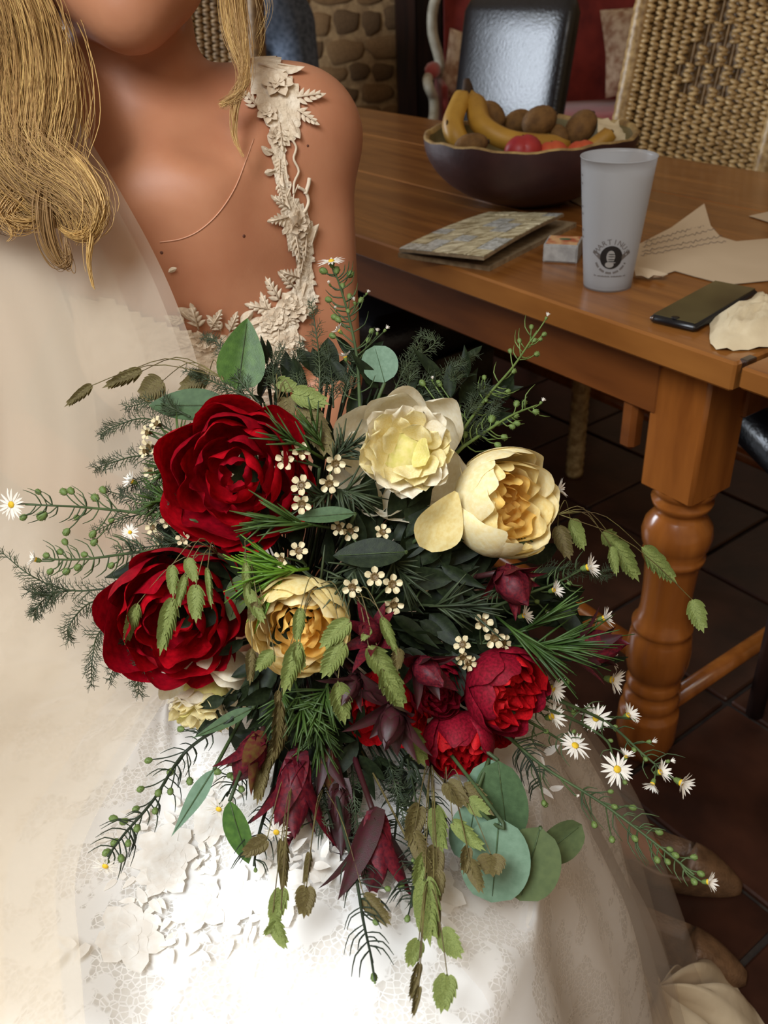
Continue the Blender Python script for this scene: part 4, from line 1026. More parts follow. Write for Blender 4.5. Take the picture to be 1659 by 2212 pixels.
for x, y, s, a, k in [(600, 190, 70, -60, 1), (640, 215, 62, 12, 0), (640, 240, 55, -30, 0), (560, 150, 70, -30, 2), (600, 150, 60, -10, 2), (475, 110, 55, -40, 2), (555, 235, 55, 130, 0), (575, 250, 50, -90, 1), (600, 265, 60, -80, 0), (625, 260, 45, -60, 2),
                      (590, 295, 40, -110, 1), (600, 320, 34, 150, 2), (585, 335, 34, 170, 2), (600, 345, 40, -90, 0), (590, 372, 30, 200, 2), (604, 375, 34, -80, 2), (598, 400, 38, -70, 0), (610, 420, 34, -60, 2),
                      (620, 452, 52, 160, 0), (618, 470, 56, 190, 0), (640, 485, 60, -70, 1), (655, 500, 60, -80, 0), (632, 510, 54, -60, 0), (664, 530, 50, 75, 2), (650, 545, 50, -85, 0), (645, 570, 40, -80, 2),
                      (640, 600, 52, 165, 0), (630, 620, 50, 150, 0), (655, 610, 44, -100, 2), (600, 650, 60, 130, 0), (620, 660, 56, 60, 1), (585, 670, 60, 170, 0), (640, 670, 60, -70, 1), (600, 700, 60, -90, 0), (640, 720, 56, -80, 0), (620, 740, 54, 200, 1), (610, 770, 50, -60, 0), (575, 690, 50, 200, 2),
                      (430, 705, 66, 98, 0), (420, 690, 50, 120, 2), (455, 705, 55, 70, 0), (400, 690, 44, 150, 0), (385, 700, 36, 120, 2), (495, 712, 50, 75, 0), (478, 710, 48, 120, 0), (520, 700, 44, 60, 2), (440, 730, 60, 160, 1), (410, 740, 60, 200, 0), (500, 735, 56, 20, 1), (545, 720, 60, -30, 0), (365, 585, 22, 30, 2)]:
    put_lace(x, y, s, a, k)
for k in range(26):
    put_lace(r.uniform(570, 640), r.uniform(680, 830), r.uniform(36, 58), r.uniform(0, 360), r.choice((0, 1, 2)))
def surf_tube(pts, rad, off, n=40, name='cord', m=None, parent=BD):
    ps = []
    for q in spline([(a, b, 0) for a, b in pts], n):
        p, nn = hit(q[0], q[1])
        if p is not None: ps.append(p+nn*off)
    if len(ps) > 2: P(parent, name, one(name, tube(ps, rad, 6), m or M_corded))
surf_tube([(628, 300), (638, 320), (632, 345), (642, 370), (632, 395), (630, 420)], .0012, .003)
surf_tube([(640, 405), (655, 415), (662, 435), (655, 455), (645, 465)], .0016, .003)
surf_tube([(665, 385), (662, 400), (655, 420)], .002, .003)
surf_tube([(612, 340), (618, 390), (625, 400), (615, 430)], .0009, .003)
surf_tube([(640, 100+300), (630, 430), (645, 460)], .0007, .003)
surf_tube([(345, 523), (390, 516), (430, 498), (470, 462), (505, 410), (530, 350), (548, 300)], .00055, .0004, 60, 'neck_thread', mat('skin_tone_thread', (214, 158, 126), None, .5), BR)
for x, y, s in ((527, 510, .0016), (349, 546, .0016), (665, 315, .0013)):
    p, n = hit(x, y); P(BR, 'mole', one('mole', (ball(1, 8, 6)[0]*V(s, s, s*.35), ball(1, 8, 6)[1]), mat('mole', (92, 50, 34), None, .6)), frz(p, n))

# ---------------------------------------------------------------- skirt
SC = V(-.20, .60)
def skirt_pt(th, v, grow=0., dz=0., fold=1.):
    c, s = math.cos(th), math.sin(th); ax = .315 if c > 0 else .36; ay = .40 if s > 0 else .42
    e = 2.6-.8*sm(c*3)*sm(s*3); ay = ay-.09*sm(c*2)*sm(s*2); a = 1/((abs(c)/ax)**e+(abs(s)/ay)**e)**(1/e)
    lap = .60
    f1 = math.sin(11*th+1.2*math.sin(2*th))+.5*math.sin(23*th+1); f2 = math.sin(7*th+2)
    if v < .5:
        u = v/.5; r = a*u; z = lap-.012*u**4+(.010*f1+.006*math.sin(17*th+2*math.sin(3*th)))*u*u*fold
    else:
        u = (v-.5)/.5; k = sm(u*1.6) if False else u
        r = a+grow*u+.05*math.sin(min(1, u*2.2)*math.pi/2)+.09*u**1.3+(.014+.018*u)*f1*fold*min(1, u*3)+.015*f2*u
        z = (lap-.012)*(1-u**1.15)-.035*min(1, u*3)*(1-u)+.0
    x, y = SC[0]+r*c, SC[1]+r*s
    # thighs and the rise toward the waist
    z0 = z
    if v < .62:
        z += .085*math.exp(-(((x+.165)/.15)**2+((y-.93)/.10)**2))
        z += .012*math.exp(-((x+.05)/.07)**2)-.012*math.exp(-((x+.16)/.05)**2)*(1 if y < .8 else 0)
    return V(x, y, max(.003, z+dz))
def skirt_mesh(nt, nv, t0, t1, v0, v1, grow, dz, fold, m, name, wave=None):
    v = []; closed = abs(t1-t0-2*math.pi) < 1e-6
    for j in range(nv):
        for i in range(nt):
            th = t0+(t1-t0)*i/(nt if closed else nt-1); vv = v0+(v1-v0)*j/(nv-1)
            if wave: vv = v0+(wave(th)-v0)*j/(nv-1)
            v.append(skirt_pt(th, vv, grow, dz, fold)+V(0, 0, .0035*noise.noise(Vector((th*9, vv*14, 2)))))
    return one(name, (v, gridf(nt, nv, closed)), m)
SK = P(BR, 'skirt', skirt_mesh(220, 90, 0, 2*math.pi, 0, 1, .0, 0, 1., M_satin, 'skirt'))
P(BR, 'lace_overskirt', skirt_mesh(220, 90, 0, 2*math.pi, .04, .97, .012, .006, 1.15, M_lace, 'lace_overskirt'))
def skirt_frame(th, v, off=.009, spin=0, s=.05):
    p = skirt_pt(th, v, .012, .006, 1.15); a = skirt_pt(th+.02, v, .012, .006, 1.15)-p; b = skirt_pt(th, v+.01, .012, .006, 1.15)-p
    n = nrm(np.cross(b, a)); n = -n if n[2] < 0 and v < .5 else n
    c_ = V(math.cos(th), math.sin(th), .6)
    if n@c_ < 0: n = -n
    xd = nrm(a)*math.cos(spin)+nrm(b)*math.sin(spin); return frame(p+n*off*.5, xd, n, s)
def motif_mesh(seed):
    r = random.Random(seed); mb = MB()
    for ring, (n, L, W, z) in enumerate(((7, .5, .34, 0), (6, .33, .26, .02), (4, .18, .16, .04))):
        for k in range(n):
            v, f = leaf_vf(L*r.uniform(.85, 1.1), W, 'round', -.04, .10, 4, 6, .01); mb.add(v, f, 0, Matrix.Translation((0, 0, z)) @ Matrix.Rotation(2*math.pi*k/n+r.uniform(-.2, .2), 4, 'Z'))
    for k in range(4):
        a = r.uniform(0, 6.28)
        for q in range(3):
            v, f = leaf_vf(.28, .13, 'bract', 0, .2, 3, 5); mb.add(v, f, 0, Matrix.Rotation(a, 4, 'Z') @ Matrix.Translation((.5+.16*q, 0, 0)) @ Matrix.Rotation(.8*(-1)**q, 4, 'Z'))
    return mb.mesh('lace_motif', M_motif)
MM = [motif_mesh(k) for k in range(4)]
r = random.Random(12)
for k in range(150):
    th = r.uniform(-math.pi*.98, .35); vv = r.uniform(.18, .86)
    if px_of(skirt_pt(th, vv)[None])[0][0] < 250 or px_of(skirt_pt(th, vv)[None])[0][0] > 1120: continue
    P(SK, 'lace_motif', r.choice(MM), skirt_frame(th, vv, .009, r.uniform(0, 6.3), r.uniform(.030, .052)) @ Matrix.Diagonal((1, 1, .30, 1)))
# sheer tulle layer spreading to the right over the feet
def tulle(t0, t1, grow, dz, lab, seed, vend=1.0, lift=.0):
    def fn(th): return vend
    v = []; nt, nv = 90, 50
    for j in range(nv):
        for i in range(nt):
            th = t0+(t1-t0)*i/(nt-1); u = j/(nv-1); vv = .42+(vend-.42)*u
            e = math.sin(math.pi*i/(nt-1))**.35
            p = skirt_pt(th, min(vv, 1), grow*e*(.9+.12*math.sin(th*5+seed)), dz*(1-u), .9)
            p = p+V(math.cos(th), math.sin(th), 0)*.014*math.sin(th*17+seed+u*2)*u+V(0, 0, lift*u*abs(math.sin(th*6+seed)))
            v.append(V(p[0], p[1], max(.006+.004*seed % 1, p[2])))
    P(BR, lab, one(lab, (v, gridf(nt, nv)), M_tulle2))
tulle(-.75, .44, .095, .012, 'tulle_layer', 1, 1.0, .02)
tulle(-.60, .30, .065, .018, 'tulle_layer', 2, 1.0, .03)
tulle(-.9, .22, .035, .022, 'tulle_layer', 4, .99, .02)
# train bunched on the floor at the lower right
def train():
    v = []; n = 60; m = 26
    ctr = PZ(1400, 2230, .02)
    out = [PZ(x, y, .0) for x, y in ((1130, 2100), (1230, 2130), (1340, 2140), (1440, 2155), (1480, 2130), (1520, 2085), (1570, 2105), (1600, 2150), (1640, 2200), (1680, 2290), (1600, 2420), (1350, 2500), (1150, 2400), (1080, 2250))]
    per = spline(out+[out[0]], n+1)[:n]
    for j in range(m):
        u = j/(m-1)
        for i in range(n):
            q = ctr+(per[i]-ctr)*u; a = i/n*2*math.pi
            z = .105*(1-u**2.2)+.022*math.sin(7*a+3*u)*u*(1-u)*3+.016*math.sin(12*a-2*u)*(1-u)
            v.append(V(q[0], q[1], max(.004, z)))
    P(BR, 'train', one('train', (v, gridf(n, m, True)), mat('train_tulle', (226, 206, 172), (204, 182, 148), .8, 12, .3, 60, trans=.2)))
train()

# shoes
def shoe(toe, heel):
    d = nrm(heel-toe); L = np.linalg.norm(heel-toe); s = np.cross(V(0, 0, 1), d); mb = MB(); n = 36; v = []; m = 32
    for i in range(n):
        u = i/(n-1); w = .040*(math.sin(math.pi*min(1, u*.95+.02))**.55)*(1 if u < .5 else 1-.32*(u-.5)*2); w = max(w, .004)
        zs = .004+.062*max(0, (u-.42)/.58)**1.6; h = .010+.042*math.sin(min(1, u/.30)*math.pi/2)*(1 if u < .30 else 1+.25*max(0, u-.6))
        for k in range(m):
            a = 2*math.pi*k/m; cy = math.cos(a); cz = math.sin(a); zz = zs+(h*max(0, cz)**.8 if cz > 0 else -.003*abs(cz))
            wy = w*np.sign(cy)*abs(cy)**.8
            if .30 < u < .96 and cz > .62: zz = zs+.006; wy *= .95
            v.append(toe+d*L*u+s*wy+V(0, 0, zz))
    mb.add(v, gridf(m, n, True)+[list(range(m))[::-1], list(range(m*(n-1), m*n))])
    o = P(BR, 'shoe', mb.mesh('shoe', M_shoe)); hp = toe+d*L*.93
    P(o, 'heel', one('heel', tube([hp+V(0, 0, .06), hp+V(0, 0, .03), hp], [.018, .010, .008], 8), M_shoe))
t1 = PZ(1600, 1925, .0); h1 = PZ(1275, 1830, .0); h1 = t1+nrm(h1-t1)*.24
t2 = PZ(1610, 2120, .0); h2 = t2+(h1-t1)
shoe(t1, h1); shoe(t2+V(0, .0, 0), h2)

# ---------------------------------------------------------------- veil
def veil(edge, inset, dd, seed):
    E_ = spline([PD(x, y, d-dd) for x, y, d in edge], 110); ns = 60; v = []
    for j, e in enumerate(E_):
        t = j/109; L_ = .30+.10*t
        for i in range(ns):
            s = i/(ns-1); p = e+V(-1, .10+.05*(1-t), 0)*(inset+s*L_)+V(0, -.035*math.sin(s*math.pi)*(1-t), 0)+V(0, 0, -.10*(1-t)*s*s)
            ph = s*38+seed+1.5*math.sin(t*2+seed)
            w = .0050*math.sin(ph)+.0055*math.sin(ph*.43+2*t)+.008*noise.noise(Vector((s*6, t*5, seed)))
            v.append(p-fw*w*(.35+s)+V(0, 0, 0))
    return v, gridf(ns, 110)
edge = [(140, 170, .80), (165, 250, .79), (235, 370, .785), (325, 530, .772), (385, 660, .762), (432, 800, .758), (452, 950, .760), (440, 1120, .768), (410, 1300, .768), (380, 1460, .740), (290, 1620, .665), (200, 1780, .595), (165, 1900, .555), (175, 2060, .510), (190, 2230, .475)]
for k, (ins, dd) in enumerate(((0, .012), (.012, .004), (.045, 0.0), (.10, -.005))):
    P(BR, 'veil', one('veil', veil(edge, ins, dd, k*1.7), M_tulle))

# ---------------------------------------------------------------- hair
def strands(guides, n, spread, rad, seg=26, name='hair', m=None, seed=1, curl=.0, taper=.35):
    r = random.Random(seed); mb = MB(); G = [np.array([PD(x, y, d) for x, y, d in g]) for g in guides]
    G = [spline(g, seg) for g in G]
    for k in range(n):
        a = r.randrange(len(G)); b = min(len(G)-1, a+1); w = r.random(); base = G[a]*(1-w)+G[b]*w
        o = V(r.gauss(0, 1), r.gauss(0, 1), r.gauss(0, 1))*spread; ph = r.uniform(0, 6); fr_ = r.uniform(2, 5); t = np.linspace(0, 1, seg)[:, None]
        e = r.uniform(.78, 1.0); cnt = max(6, int(seg*e)); env = .55+.75*np.sin(t*math.pi*1.1+ph*.1)
        wob = np.hstack([np.sin(t*fr_*2+ph), np.cos(t*fr_*2.3+ph), np.sin(t*fr_*1.7+ph*2)])*curl*(.3+t)
        p = (base+o*env*(1-taper*t)+wob)[:cnt]
        mb.add(*tube(p, rad*r.uniform(.6, 1.2)*np.linspace(1, .5, cnt), 3, False))
    P(BR, name, mb.mesh(name, m or M_hair), kind='stuff')
Lg = [[(-160, -330, .84), (-190, -100, .80), (-160, 120, .76), (-170, 300, .735), (-120, 420, .73), (-60, 470, .725), (-30, 440, .72)],
      [(-20, -320, .80), (-90, -80, .78), (-60, 120, .75), (-90, 290, .72), (-30, 400, .715), (20, 470, .71), (60, 450, .705)],
      [(20, -260, .78), (-30, -60, .76), (0, 120, .735), (-20, 280, .71), (40, 390, .70), (100, 440, .70), (150, 500, .70)],
      [(60, -200, .76), (40, -40, .745), (86, 100, .725), (105, 230, .705), (95, 340, .695), (165, 400, .69), (205, 470, .69), (170, 530, .70)]]
strands(Lg, 2600, .010, .00042, 30, 'hair', M_hair, 1, .004)
strands(Lg[1:], 1100, .011, .0004, 30, 'hair_highlight', M_hairl, 2, .004)
curl_g = [[(150, 340, .69), (195, 400, .685), (212, 450, .685), (195, 500, .69), (155, 510, .695), (110, 480, .70)], [(100, 380, .69), (95, 450, .69), (105, 520, .695), (130, 570, .70), (148, 560, .70), (140, 500, .70)]]
strands(curl_g[:1], 60, .0035, .0006, 26, 'curl', M_hairl, 3, .001); strands(curl_g[1:], 60, .004, .0006, 26, 'curl', M_hair, 4, .001)
strands([[(188, 430, .69), (195, 500, .69), (190, 570, .695), (205, 632, .70)]], 22, .0022, .0005, 20, 'curl', M_hairl, 5, .001)
strands([[(20, 400, .70), (-10, 450, .70), (20, 500, .70), (5, 530, .70)], [(60, 420, .70), (30, 470, .70), (70, 480, .7), (90, 455, .7)]], 80, .004, .0006, 20, 'curl', M_hairl, 6, .001)
Rg = [[(420, -260, .80), (480, -100, .79), (482, 0, .785), (492, 70, .785), (528, 150, .785), (520, 195, .785), (462, 236, .79)],
      [(440, -260, .80), (508, -100, .79), (512, 0, .785), (524, 80, .785), (528, 150, .785), (517, 200, .785), (470, 232, .79)]]
strands(Rg, 560, .0024, .0004, 30, 'hair_lock', M_hairl, 7, .0015, .6)
strands(Rg, 140, .0045, .00035, 30, 'hair_lock', M_hair, 8, .003, .5)
strands([[(528, 150, .785), (516, 200, .787), (506, 250, .79), (508, 300, .79), (532, 350, .785)]], 30, .0016, .0005, 20, 'hair_lock', M_hairl, 9, .001)
strands([[(520, -100, .79), (548, 0, .80), (556, 60, .80), (545, 120, .79)], [(535, -100, .79), (575, 10, .80), (560, 80, .80), (550, 140, .79)]], 12, .003, .00025, 20, 'flyaway_hair', M_hairl, 10, .004)
# hair over the skull (outside the frame)
g = Vol(hc-.16, hc+.18, .006); g.ell(hc+V(0, .035, .045), (.086, .100, .095), .02); g.ell(hc+V(0, -.085, -.015), (.062, .06, .085), .02, True)
g.cap(hc+V(0, .07, -.02), hc+V(0, .08, -.11), .055, .03, .03)
v, f = g.nets(); v = smooth_mesh(v, f, 3); P(BR, 'hair_crown', one('hair_crown', (v, f.tolist()), M_hair))
# ---------------------------------------------------------------- bouquet
def lapd(y): return float(np.interp(y, [1300, 1500, 1600, 1750, 1900, 2050, 2212, 2400], [.90, .772, .714, .655, .608, .566, .532, .50]))
def bq(x, y):
    r2 = ((x-760)/560)**2+((y-1250)/560)**2
    d = .590+.07*min(r2, 1.4)
    if y > 1450: d = min(d, lapd(y)-.055)
    return d
def B(x, y, o=0): return PD(x, y, bq(x, y)+o)
def pxm(x, y, o=0): return (bq(x, y)+o)/F_PX      # metres per pixel there
HUB = PD(640, 1330, .775)
TAIL = HUB+nrm(HUB-B(760, 1250))*.10-up*.05
def stem_path(p, back=None, n=14):
    """from flower back p to the hub and on into the handle"""
    q = HUB+V(rnd.uniform(-1, 1), rnd.uniform(-1, 1), rnd.uniform(-1, 1))*.010
    return spline([p, p*.45+q*.55+fw*.012, q], n)

def petal(R, az, half, p0, p1, curl, ruf, seed, nu=12, nv=11, notch=.18, zoff=0, tipz=0, frill=0):
    v = []; s = seed*7.31
    for j in range(nv):
        w = j/(nv-1); wid = half*(.25+.75*math.sin(min(1, w*1.5)*math.pi/2))*(1-.35*max(0, w-.7)/.3)
        for i in range(nu):
            u = -1+2*i/(nu-1)
            ph = p0+(p1-p0)*w*(1-notch*u*u-.03*math.cos(u*5+s)*w)
            a = az+u*wid
            rr = R*(1+curl*w**3+ruf*w*w*(math.sin(u*3.2+s)*.55+noise.noise(Vector((u*1.3+s, w*1.6, s)))*1.1)-.06*u*u*w)
            rr *= 1+frill*w**2.5*(math.sin(u*6+s*2)+.5*math.sin(u*9+s)); ph += frill*1.2*w**3*math.sin(u*7+s*3)
            v.append((rr*math.sin(ph)*math.cos(a), rr*math.sin(ph)*math.sin(a), -rr*math.cos(ph)*(1+tipz*w)+zoff))
    return np.array(v), gridf(nu, nv)
RD = math.radians
def flower(name, label, cat, x, y, rpx, axis, layers, off=0, group=None, spin=0, calyx=True, extra=None, seed=1, squash=(1, 1, 1)):
    """layers: (R, n, half, p0, p1, curl, ruf, material, zoff)"""
    o = B(x, y, off); s = rpx*pxm(x, y, off); t = T(name, label, cat, o, group)
    zd = rt*axis[0]+up*axis[1]-fw*axis[2]
    M = frz(o, zd, 1, spin); r = random.Random(seed); M = M @ Matrix.Diagonal((s*squash[0], s*squash[1], s*squash[2], 1))
    for li, (R, n, half, p0, p1, curl, ruf, m, zo, *fr) in enumerate(layers):
        a0 = r.uniform(0, 6)
        for k in range(n):
            az = a0+2*math.pi*k/n+r.uniform(-.12, .12)
            v, f = petal(R*r.uniform(.94, 1.05), az, half*r.uniform(.88, 1.12), RD(p0), RD(p1+r.uniform(-7, 7)), curl+r.uniform(-.04, .04), ruf, seed*13+li*5+k, zoff=zo, notch=r.uniform(.10, .26), frill=fr[0] if fr else 0, nu=16 if fr else 12)
            P(t, 'petal', one('petal', (v, f), m), M)
    if extra: extra(t, M, r)
    zn = nrm(zd); back = o-zn*s*.92
    P(t, 'stem', one('stem', tube(stem_path(back), .0022, 6), M_stem))
    if calyx:
        for k in range(5):
            a = 2*math.pi*k/5; v, f = leaf_vf(1.0, .5, 'lance', -.3, .2, 4, 7)
            P(t, 'sepal', one('sepal', (v, f), M_stem), frz(back, zn, s*.55) @ Matrix.Rotation(a, 4, 'Z') @ Matrix.Rotation(-.35, 4, 'Y'))
    return t, M
def rp(m, m2=None):
    m2 = m2 or m
    return [(1.05, 6, .70, 10, 92, .10, .07, m, 0), (.98, 6, .70, 14, 104, .05, .09, m, 0), (.88, 5, .74, 20, 112, .02, .12, m2, .02), (.73, 5, .74, 25, 120, .02, .16, m, .03), (.57, 5, .74, 25, 124, .02, .20, m2, .02), (.41, 4, .85, 25, 130, 0, .24, m, -.02), (.25, 4, .9, 25, 136, 0, .25, m2, -.05)]
flower('red_peony', 'upper red peony with loose velvety petals, left of the white peony', 'peony', 505, 1025, 152, (-.10, -.12, 1), rp(M_redp, M_redp2), -.004, 'red peonies in the bouquet', seed=3)
flower('red_peony', 'lower left crimson peony with grass spikelets hanging over it', 'peony', 382, 1338, 150, (.12, -.25, 1), rp(M_redp2, M_redp), 0, 'red peonies in the bouquet', seed=8)
def pompon(n, m1, m2, R=.62, sz=.40, spread=70):
    def ex(t, M, r):
        for k in range(n):
            th = math.acos(1-(1-math.cos(RD(spread)))*(k+.5)/n); ph = k*2.399
            d = V(math.sin(th)*math.cos(ph), math.sin(th)*math.sin(ph), math.cos(th)); v, f = leaf_vf(1, 1.05, 'round', .34, .14, 8, 9, .05)
            for q in range(len(v)): v[q] += .10*v[q][0]*V(0, noise.noise(Vector((v[q][0]*2+k, v[q][1]*3, 1))), noise.noise(Vector((v[q][0]*2.5, v[q][1]*3.2+k, 2)))*1.8)
            side = nrm(np.cross(d, V(0, 0, 1))+V(.01, 0, 0)); q_ = r.uniform(-.6, .6)
            zd = side*math.cos(q_)+np.cross(d, side)*math.sin(q_)
            base = d*(R-sz*.95)*V(1, 1, .75)+V(0, 0, -.06)
            P(t, 'petal', one('petal', (v, f), m2 if (th < .75 or r.random() < .35) else m1), M @ frame(base, nrm(d+V(r.uniform(-.25, .25), r.uniform(-.25, .25), .15)), zd, sz*r.uniform(.85, 1.25)))
    return ex
M_green_y = mat('green_yellow_petal', (222, 212, 122), (236, 222, 150), .6, 12, trans=.3, spec=.3)
def tufts(t, M, r):
    n = 40
    P(t, 'flower_core', one('flower_core', (ball(1, 16, 10)[0]*V(.5, .5, .34)+V(0, 0, .06), ball(1, 16, 10)[1]), M_green_y), M)
    for k in range(n):
        th = .16+1.12*math.sqrt((k+.3)/n); ph = k*2.399
        d = V(math.sin(th)*math.cos(ph), math.sin(th)*math.sin(ph), math.cos(th)); out = V(math.cos(ph), math.sin(ph), 0); e = r.uniform(-.5, .5)
        out = V(math.cos(ph+e), math.sin(ph+e), 0)
        v, f = leaf_vf(1, r.uniform(.85, 1.15), 'round', -.32, .16, 9, 9); sd = k*1.7
        for q in v:
            a, b = q[0], q[1]; q[2] += .16*a*a*math.sin(b*7+sd)+.10*a*noise.noise(Vector((a*2+sd, b*3, 1))); q[0] *= 1+.10*math.sin(b*11+sd)
        xd = out*.85+V(0, 0, .55); zd = V(0, 0, 1)-out*.6
        m = M_green_y if th < .34 else (M_whitey if (th < .85 or r.random() < .25) else M_white)
        P(t, 'petal', one('petal', (v, f), m), M @ frame(V(d[0]*.50, d[1]*.50, .0+.42*d[2]), xd, zd, (r.uniform(.34, .46), r.uniform(.32, .44), .40)))
flower('white_peony', 'open white peony with ruffled yellow-green centre beside the cream rose', 'peony', 872, 978, 138, (.04, -.02, 1),
       [(1.10, 6, .62, 15, 84, .02, .07, M_white, .1), (1.0, 5, .55, 18, 92, .0, .09, M_white, .08)], 0, None, seed=5, extra=tufts)
flower('white_peony', 'white peony half hidden beneath the lower red peony', 'peony', 448, 1494, 104, (-.2, -.85, .55),
       [(1.12, 6, .62, 15, 88, .02, .07, M_white, .1), (1.0, 5, .55, 18, 96, .0, .09, M_white, .08)], .046, None, seed=15, extra=tufts)
def rose_layers(mo, mm, mi, op=118):
    return [(1.03, 5, .80, 8, op-8, .02, .035, mo, 0), (1.0, 5, .78, 10, op, -.02, .03, mo, 0), (.93, 5, .72, 14, op+2, .03, .05, mo, .0), (.84, 5, .70, 25, op+2, .03, .09, mm, -.03), (.73, 5, .66, 30, op+4, .02, .14, mm, -.05), (.61, 5, .66, 30, op+8, 0, .18, mi, -.06), (.48, 5, .66, 30, op+10, 0, .22, mi, -.07), (.34, 4, .75, 30, op+14, 0, .25, mi, -.08), (.20, 4, .8, 30, 138, 0, .25, mi, -.08)]
t_, M_ = flower('cream_rose', 'large cream garden rose opening to the right, at the upper right of the bouquet', 'rose', 1094, 1090, 122, (.62, .05, .78), rose_layers(M_cream, M_cream2, M_yel), .002, 'garden roses in the bouquet', seed=2, squash=(1, .98, 1))
v, f = leaf_vf(1, .95, 'fan', .10, .12, 8, 12, .02); P(t_, 'petal', one('petal', (v, f), M_cream2), frame(B(985, 1062, -.012), imdir(-116), -fw+rt*.5, (.044, .038, .044)))
flower('cream_rose', 'yellow-centred cream rose behind hanging grass in the middle of the bouquet', 'rose', 645, 1355, 110, (.0, -.30, .95), rose_layers(M_cream2, M_cream, M_yel, 112), .004, 'garden roses in the bouquet', seed=6)
def srl(mo, mi, op=122): return [(1.03, 5, .8, 8, op-6, .02, .03, mo, 0), (.98, 5, .78, 10, op, .0, .04, mo, 0), (.88, 6, .6, 25, op+2, .02, .12, mi, -.03), (.75, 7, .5, 30, op+4, 0, .18, mi, -.04), (.6, 7, .5, 30, op+8, 0, .24, mi, -.05), (.44, 6, .6, 30, op+14, 0, .3, mi, -.06), (.26, 5, .7, 30, 138, 0, .3, mi, -.06)]
g_ = 'small red roses in the bouquet'
flower('red_rose', 'bright red small rose at the right of the rose cluster, opening to the right', 'rose', 1098, 1490, 92, (.55, -.25, .8), srl(M_redro, M_redr), -.006, g_, seed=21)
flower('red_rose', 'lowest red rose of the cluster with its ruffled centre facing down', 'rose', 992, 1612, 76, (.0, -.62, .78), srl(M_redro, M_redr, 128), -.004, g_, seed=22)
flower('red_rose', 'dark red rose half shaded between bracts above the lowest rose', 'rose', 945, 1488, 62, (.3, -.1, .9), srl(M_redro, M_redro), .010, g_, seed=23)
flower('red_rose', 'scarlet rose partly covered by dark burgundy bracts, left in the cluster', 'rose', 836, 1535, 92, (-.1, -.5, .8), srl(M_redr, M_redr, 112), .020, g_, seed=24)
flower('red_rose', 'small scarlet rose peeping out below the right-hand red rose', 'rose', 1072, 1580, 42, (.1, -.5, .8), srl(M_redr, M_redr), .022, g_, seed=25)

# protea-like burgundy bract flowers
def bracts(label, x, y, L, ang, tilt, m, m_out, off=0, n_out=7, op=38, seed=1, plump=.30, nin=5):
    L *= 1.22; plump *= 1.25; off -= .008; r = random.Random(seed); s = pxm(x, y, off); o = B(x, y, off); t = T('bract_flower', label, 'flower', o, 'burgundy bract flowers in the bouquet')
    ax = imdir(ang, tilt); M = frz(o, ax, L*s)
    P(t, 'bud_core', one('bud_core', lathe([(1e-3, 0), (plump*.55, .08), (plump*.8, .3), (plump*.62, .58), (.03, .9)], 12), m), M)
    for k in range(nin):
        v, f = leaf_vf(1.0*r.uniform(.9, 1.05), plump*1.5, 'bract', .0, .35, 5, 9); a = 2*math.pi*k/nin+r.uniform(-.1, .1)
        v = np.array([(p[0], p[1], p[2]-plump*.85*math.sin(min(1, p[0]*1.1)*math.pi)**.7) for p in v])
        P(t, 'bract', one('bract', (v, f), m), M @ Matrix.Rotation(a, 4, 'Z') @ Matrix.Rotation(-math.pi/2, 4, 'Y') @ Matrix.Rotation(0, 4, 'X'))
    for k in range(n_out):
        a = 2*math.pi*k/n_out+r.uniform(-.25, .25); l = r.uniform(.85, 1.25); v, f = leaf_vf(l, .36, 'bract', -.12, .22, 5, 9)
        P(t, 'bract', one('bract', (v, f), m_out if r.random() < .7 else m), M @ Matrix.Translation((0, 0, .05-.03*k)) @ Matrix.Rotation(a, 4, 'Z') @ Matrix.Rotation(-RD(90-op*r.uniform(.7, 1.3)), 4, 'Y'))
    P(t, 'stem', one('stem', tube(stem_path(o), .0022, 6), M_leud))
bracts('burgundy bract flower just below the cream rose at the right', 1085, 1235, 84, -55, 38, M_leu, M_leu, .0, 8, 55, 1, .36)
bracts('dark burgundy bract flower at the far right of the bouquet beside the asters', 1232, 1405, 100, 8, 10, M_leu, M_leud, .004, 7, 45, 2, .30)
bracts('crimson bract flower directly right of the yellow-centred rose', 812, 1375, 70, 130, 60, M_leu, M_leu, -.004, 8, 60, 3, .30)
bracts('purple-red bract flower above the dark rose in the middle', 905, 1430, 76, -40, 50, M_leu, M_leud, -.002, 8, 60, 4, .32)
bracts('darkest bract flower spread over the scarlet rose', 855, 1530, 90, -110, 50, M_leud, M_leud, -.014, 9, 70, 5, .26)
bracts('small dark bract flower left of the scarlet rose', 770, 1460, 66, -120, 40, M_leud, M_leud, -.004, 8, 60, 6, .26)
bracts('large hanging burgundy bract flower at the bottom left of the bouquet', 642, 1640, 150, -95, 12, M_leu, M_leu, -.010, 7, 36, 7, .22)
bracts('pointed burgundy bract flower hanging lowest in the middle of the skirt', 812, 1770, 140, -92, 8, M_leu, M_leud, -.006, 8, 40, 8, .20)
bracts('brown and purple bract flower hanging at the left under the white peony', 565, 1590, 96, -120, 10, M_leu, M_leub, .004, 6, 45, 9, .28)
bracts('slim dark bract flower hanging between the two large burgundy ones', 735, 1700, 130, -88, 5, M_leud, M_leud, .004, 7, 18, 10, .16)
bracts('short maroon bract flower tucked above the hanging ones', 700, 1610, 90, -80, 5, M_leub, M_leud, .012, 6, 30, 11, .2)

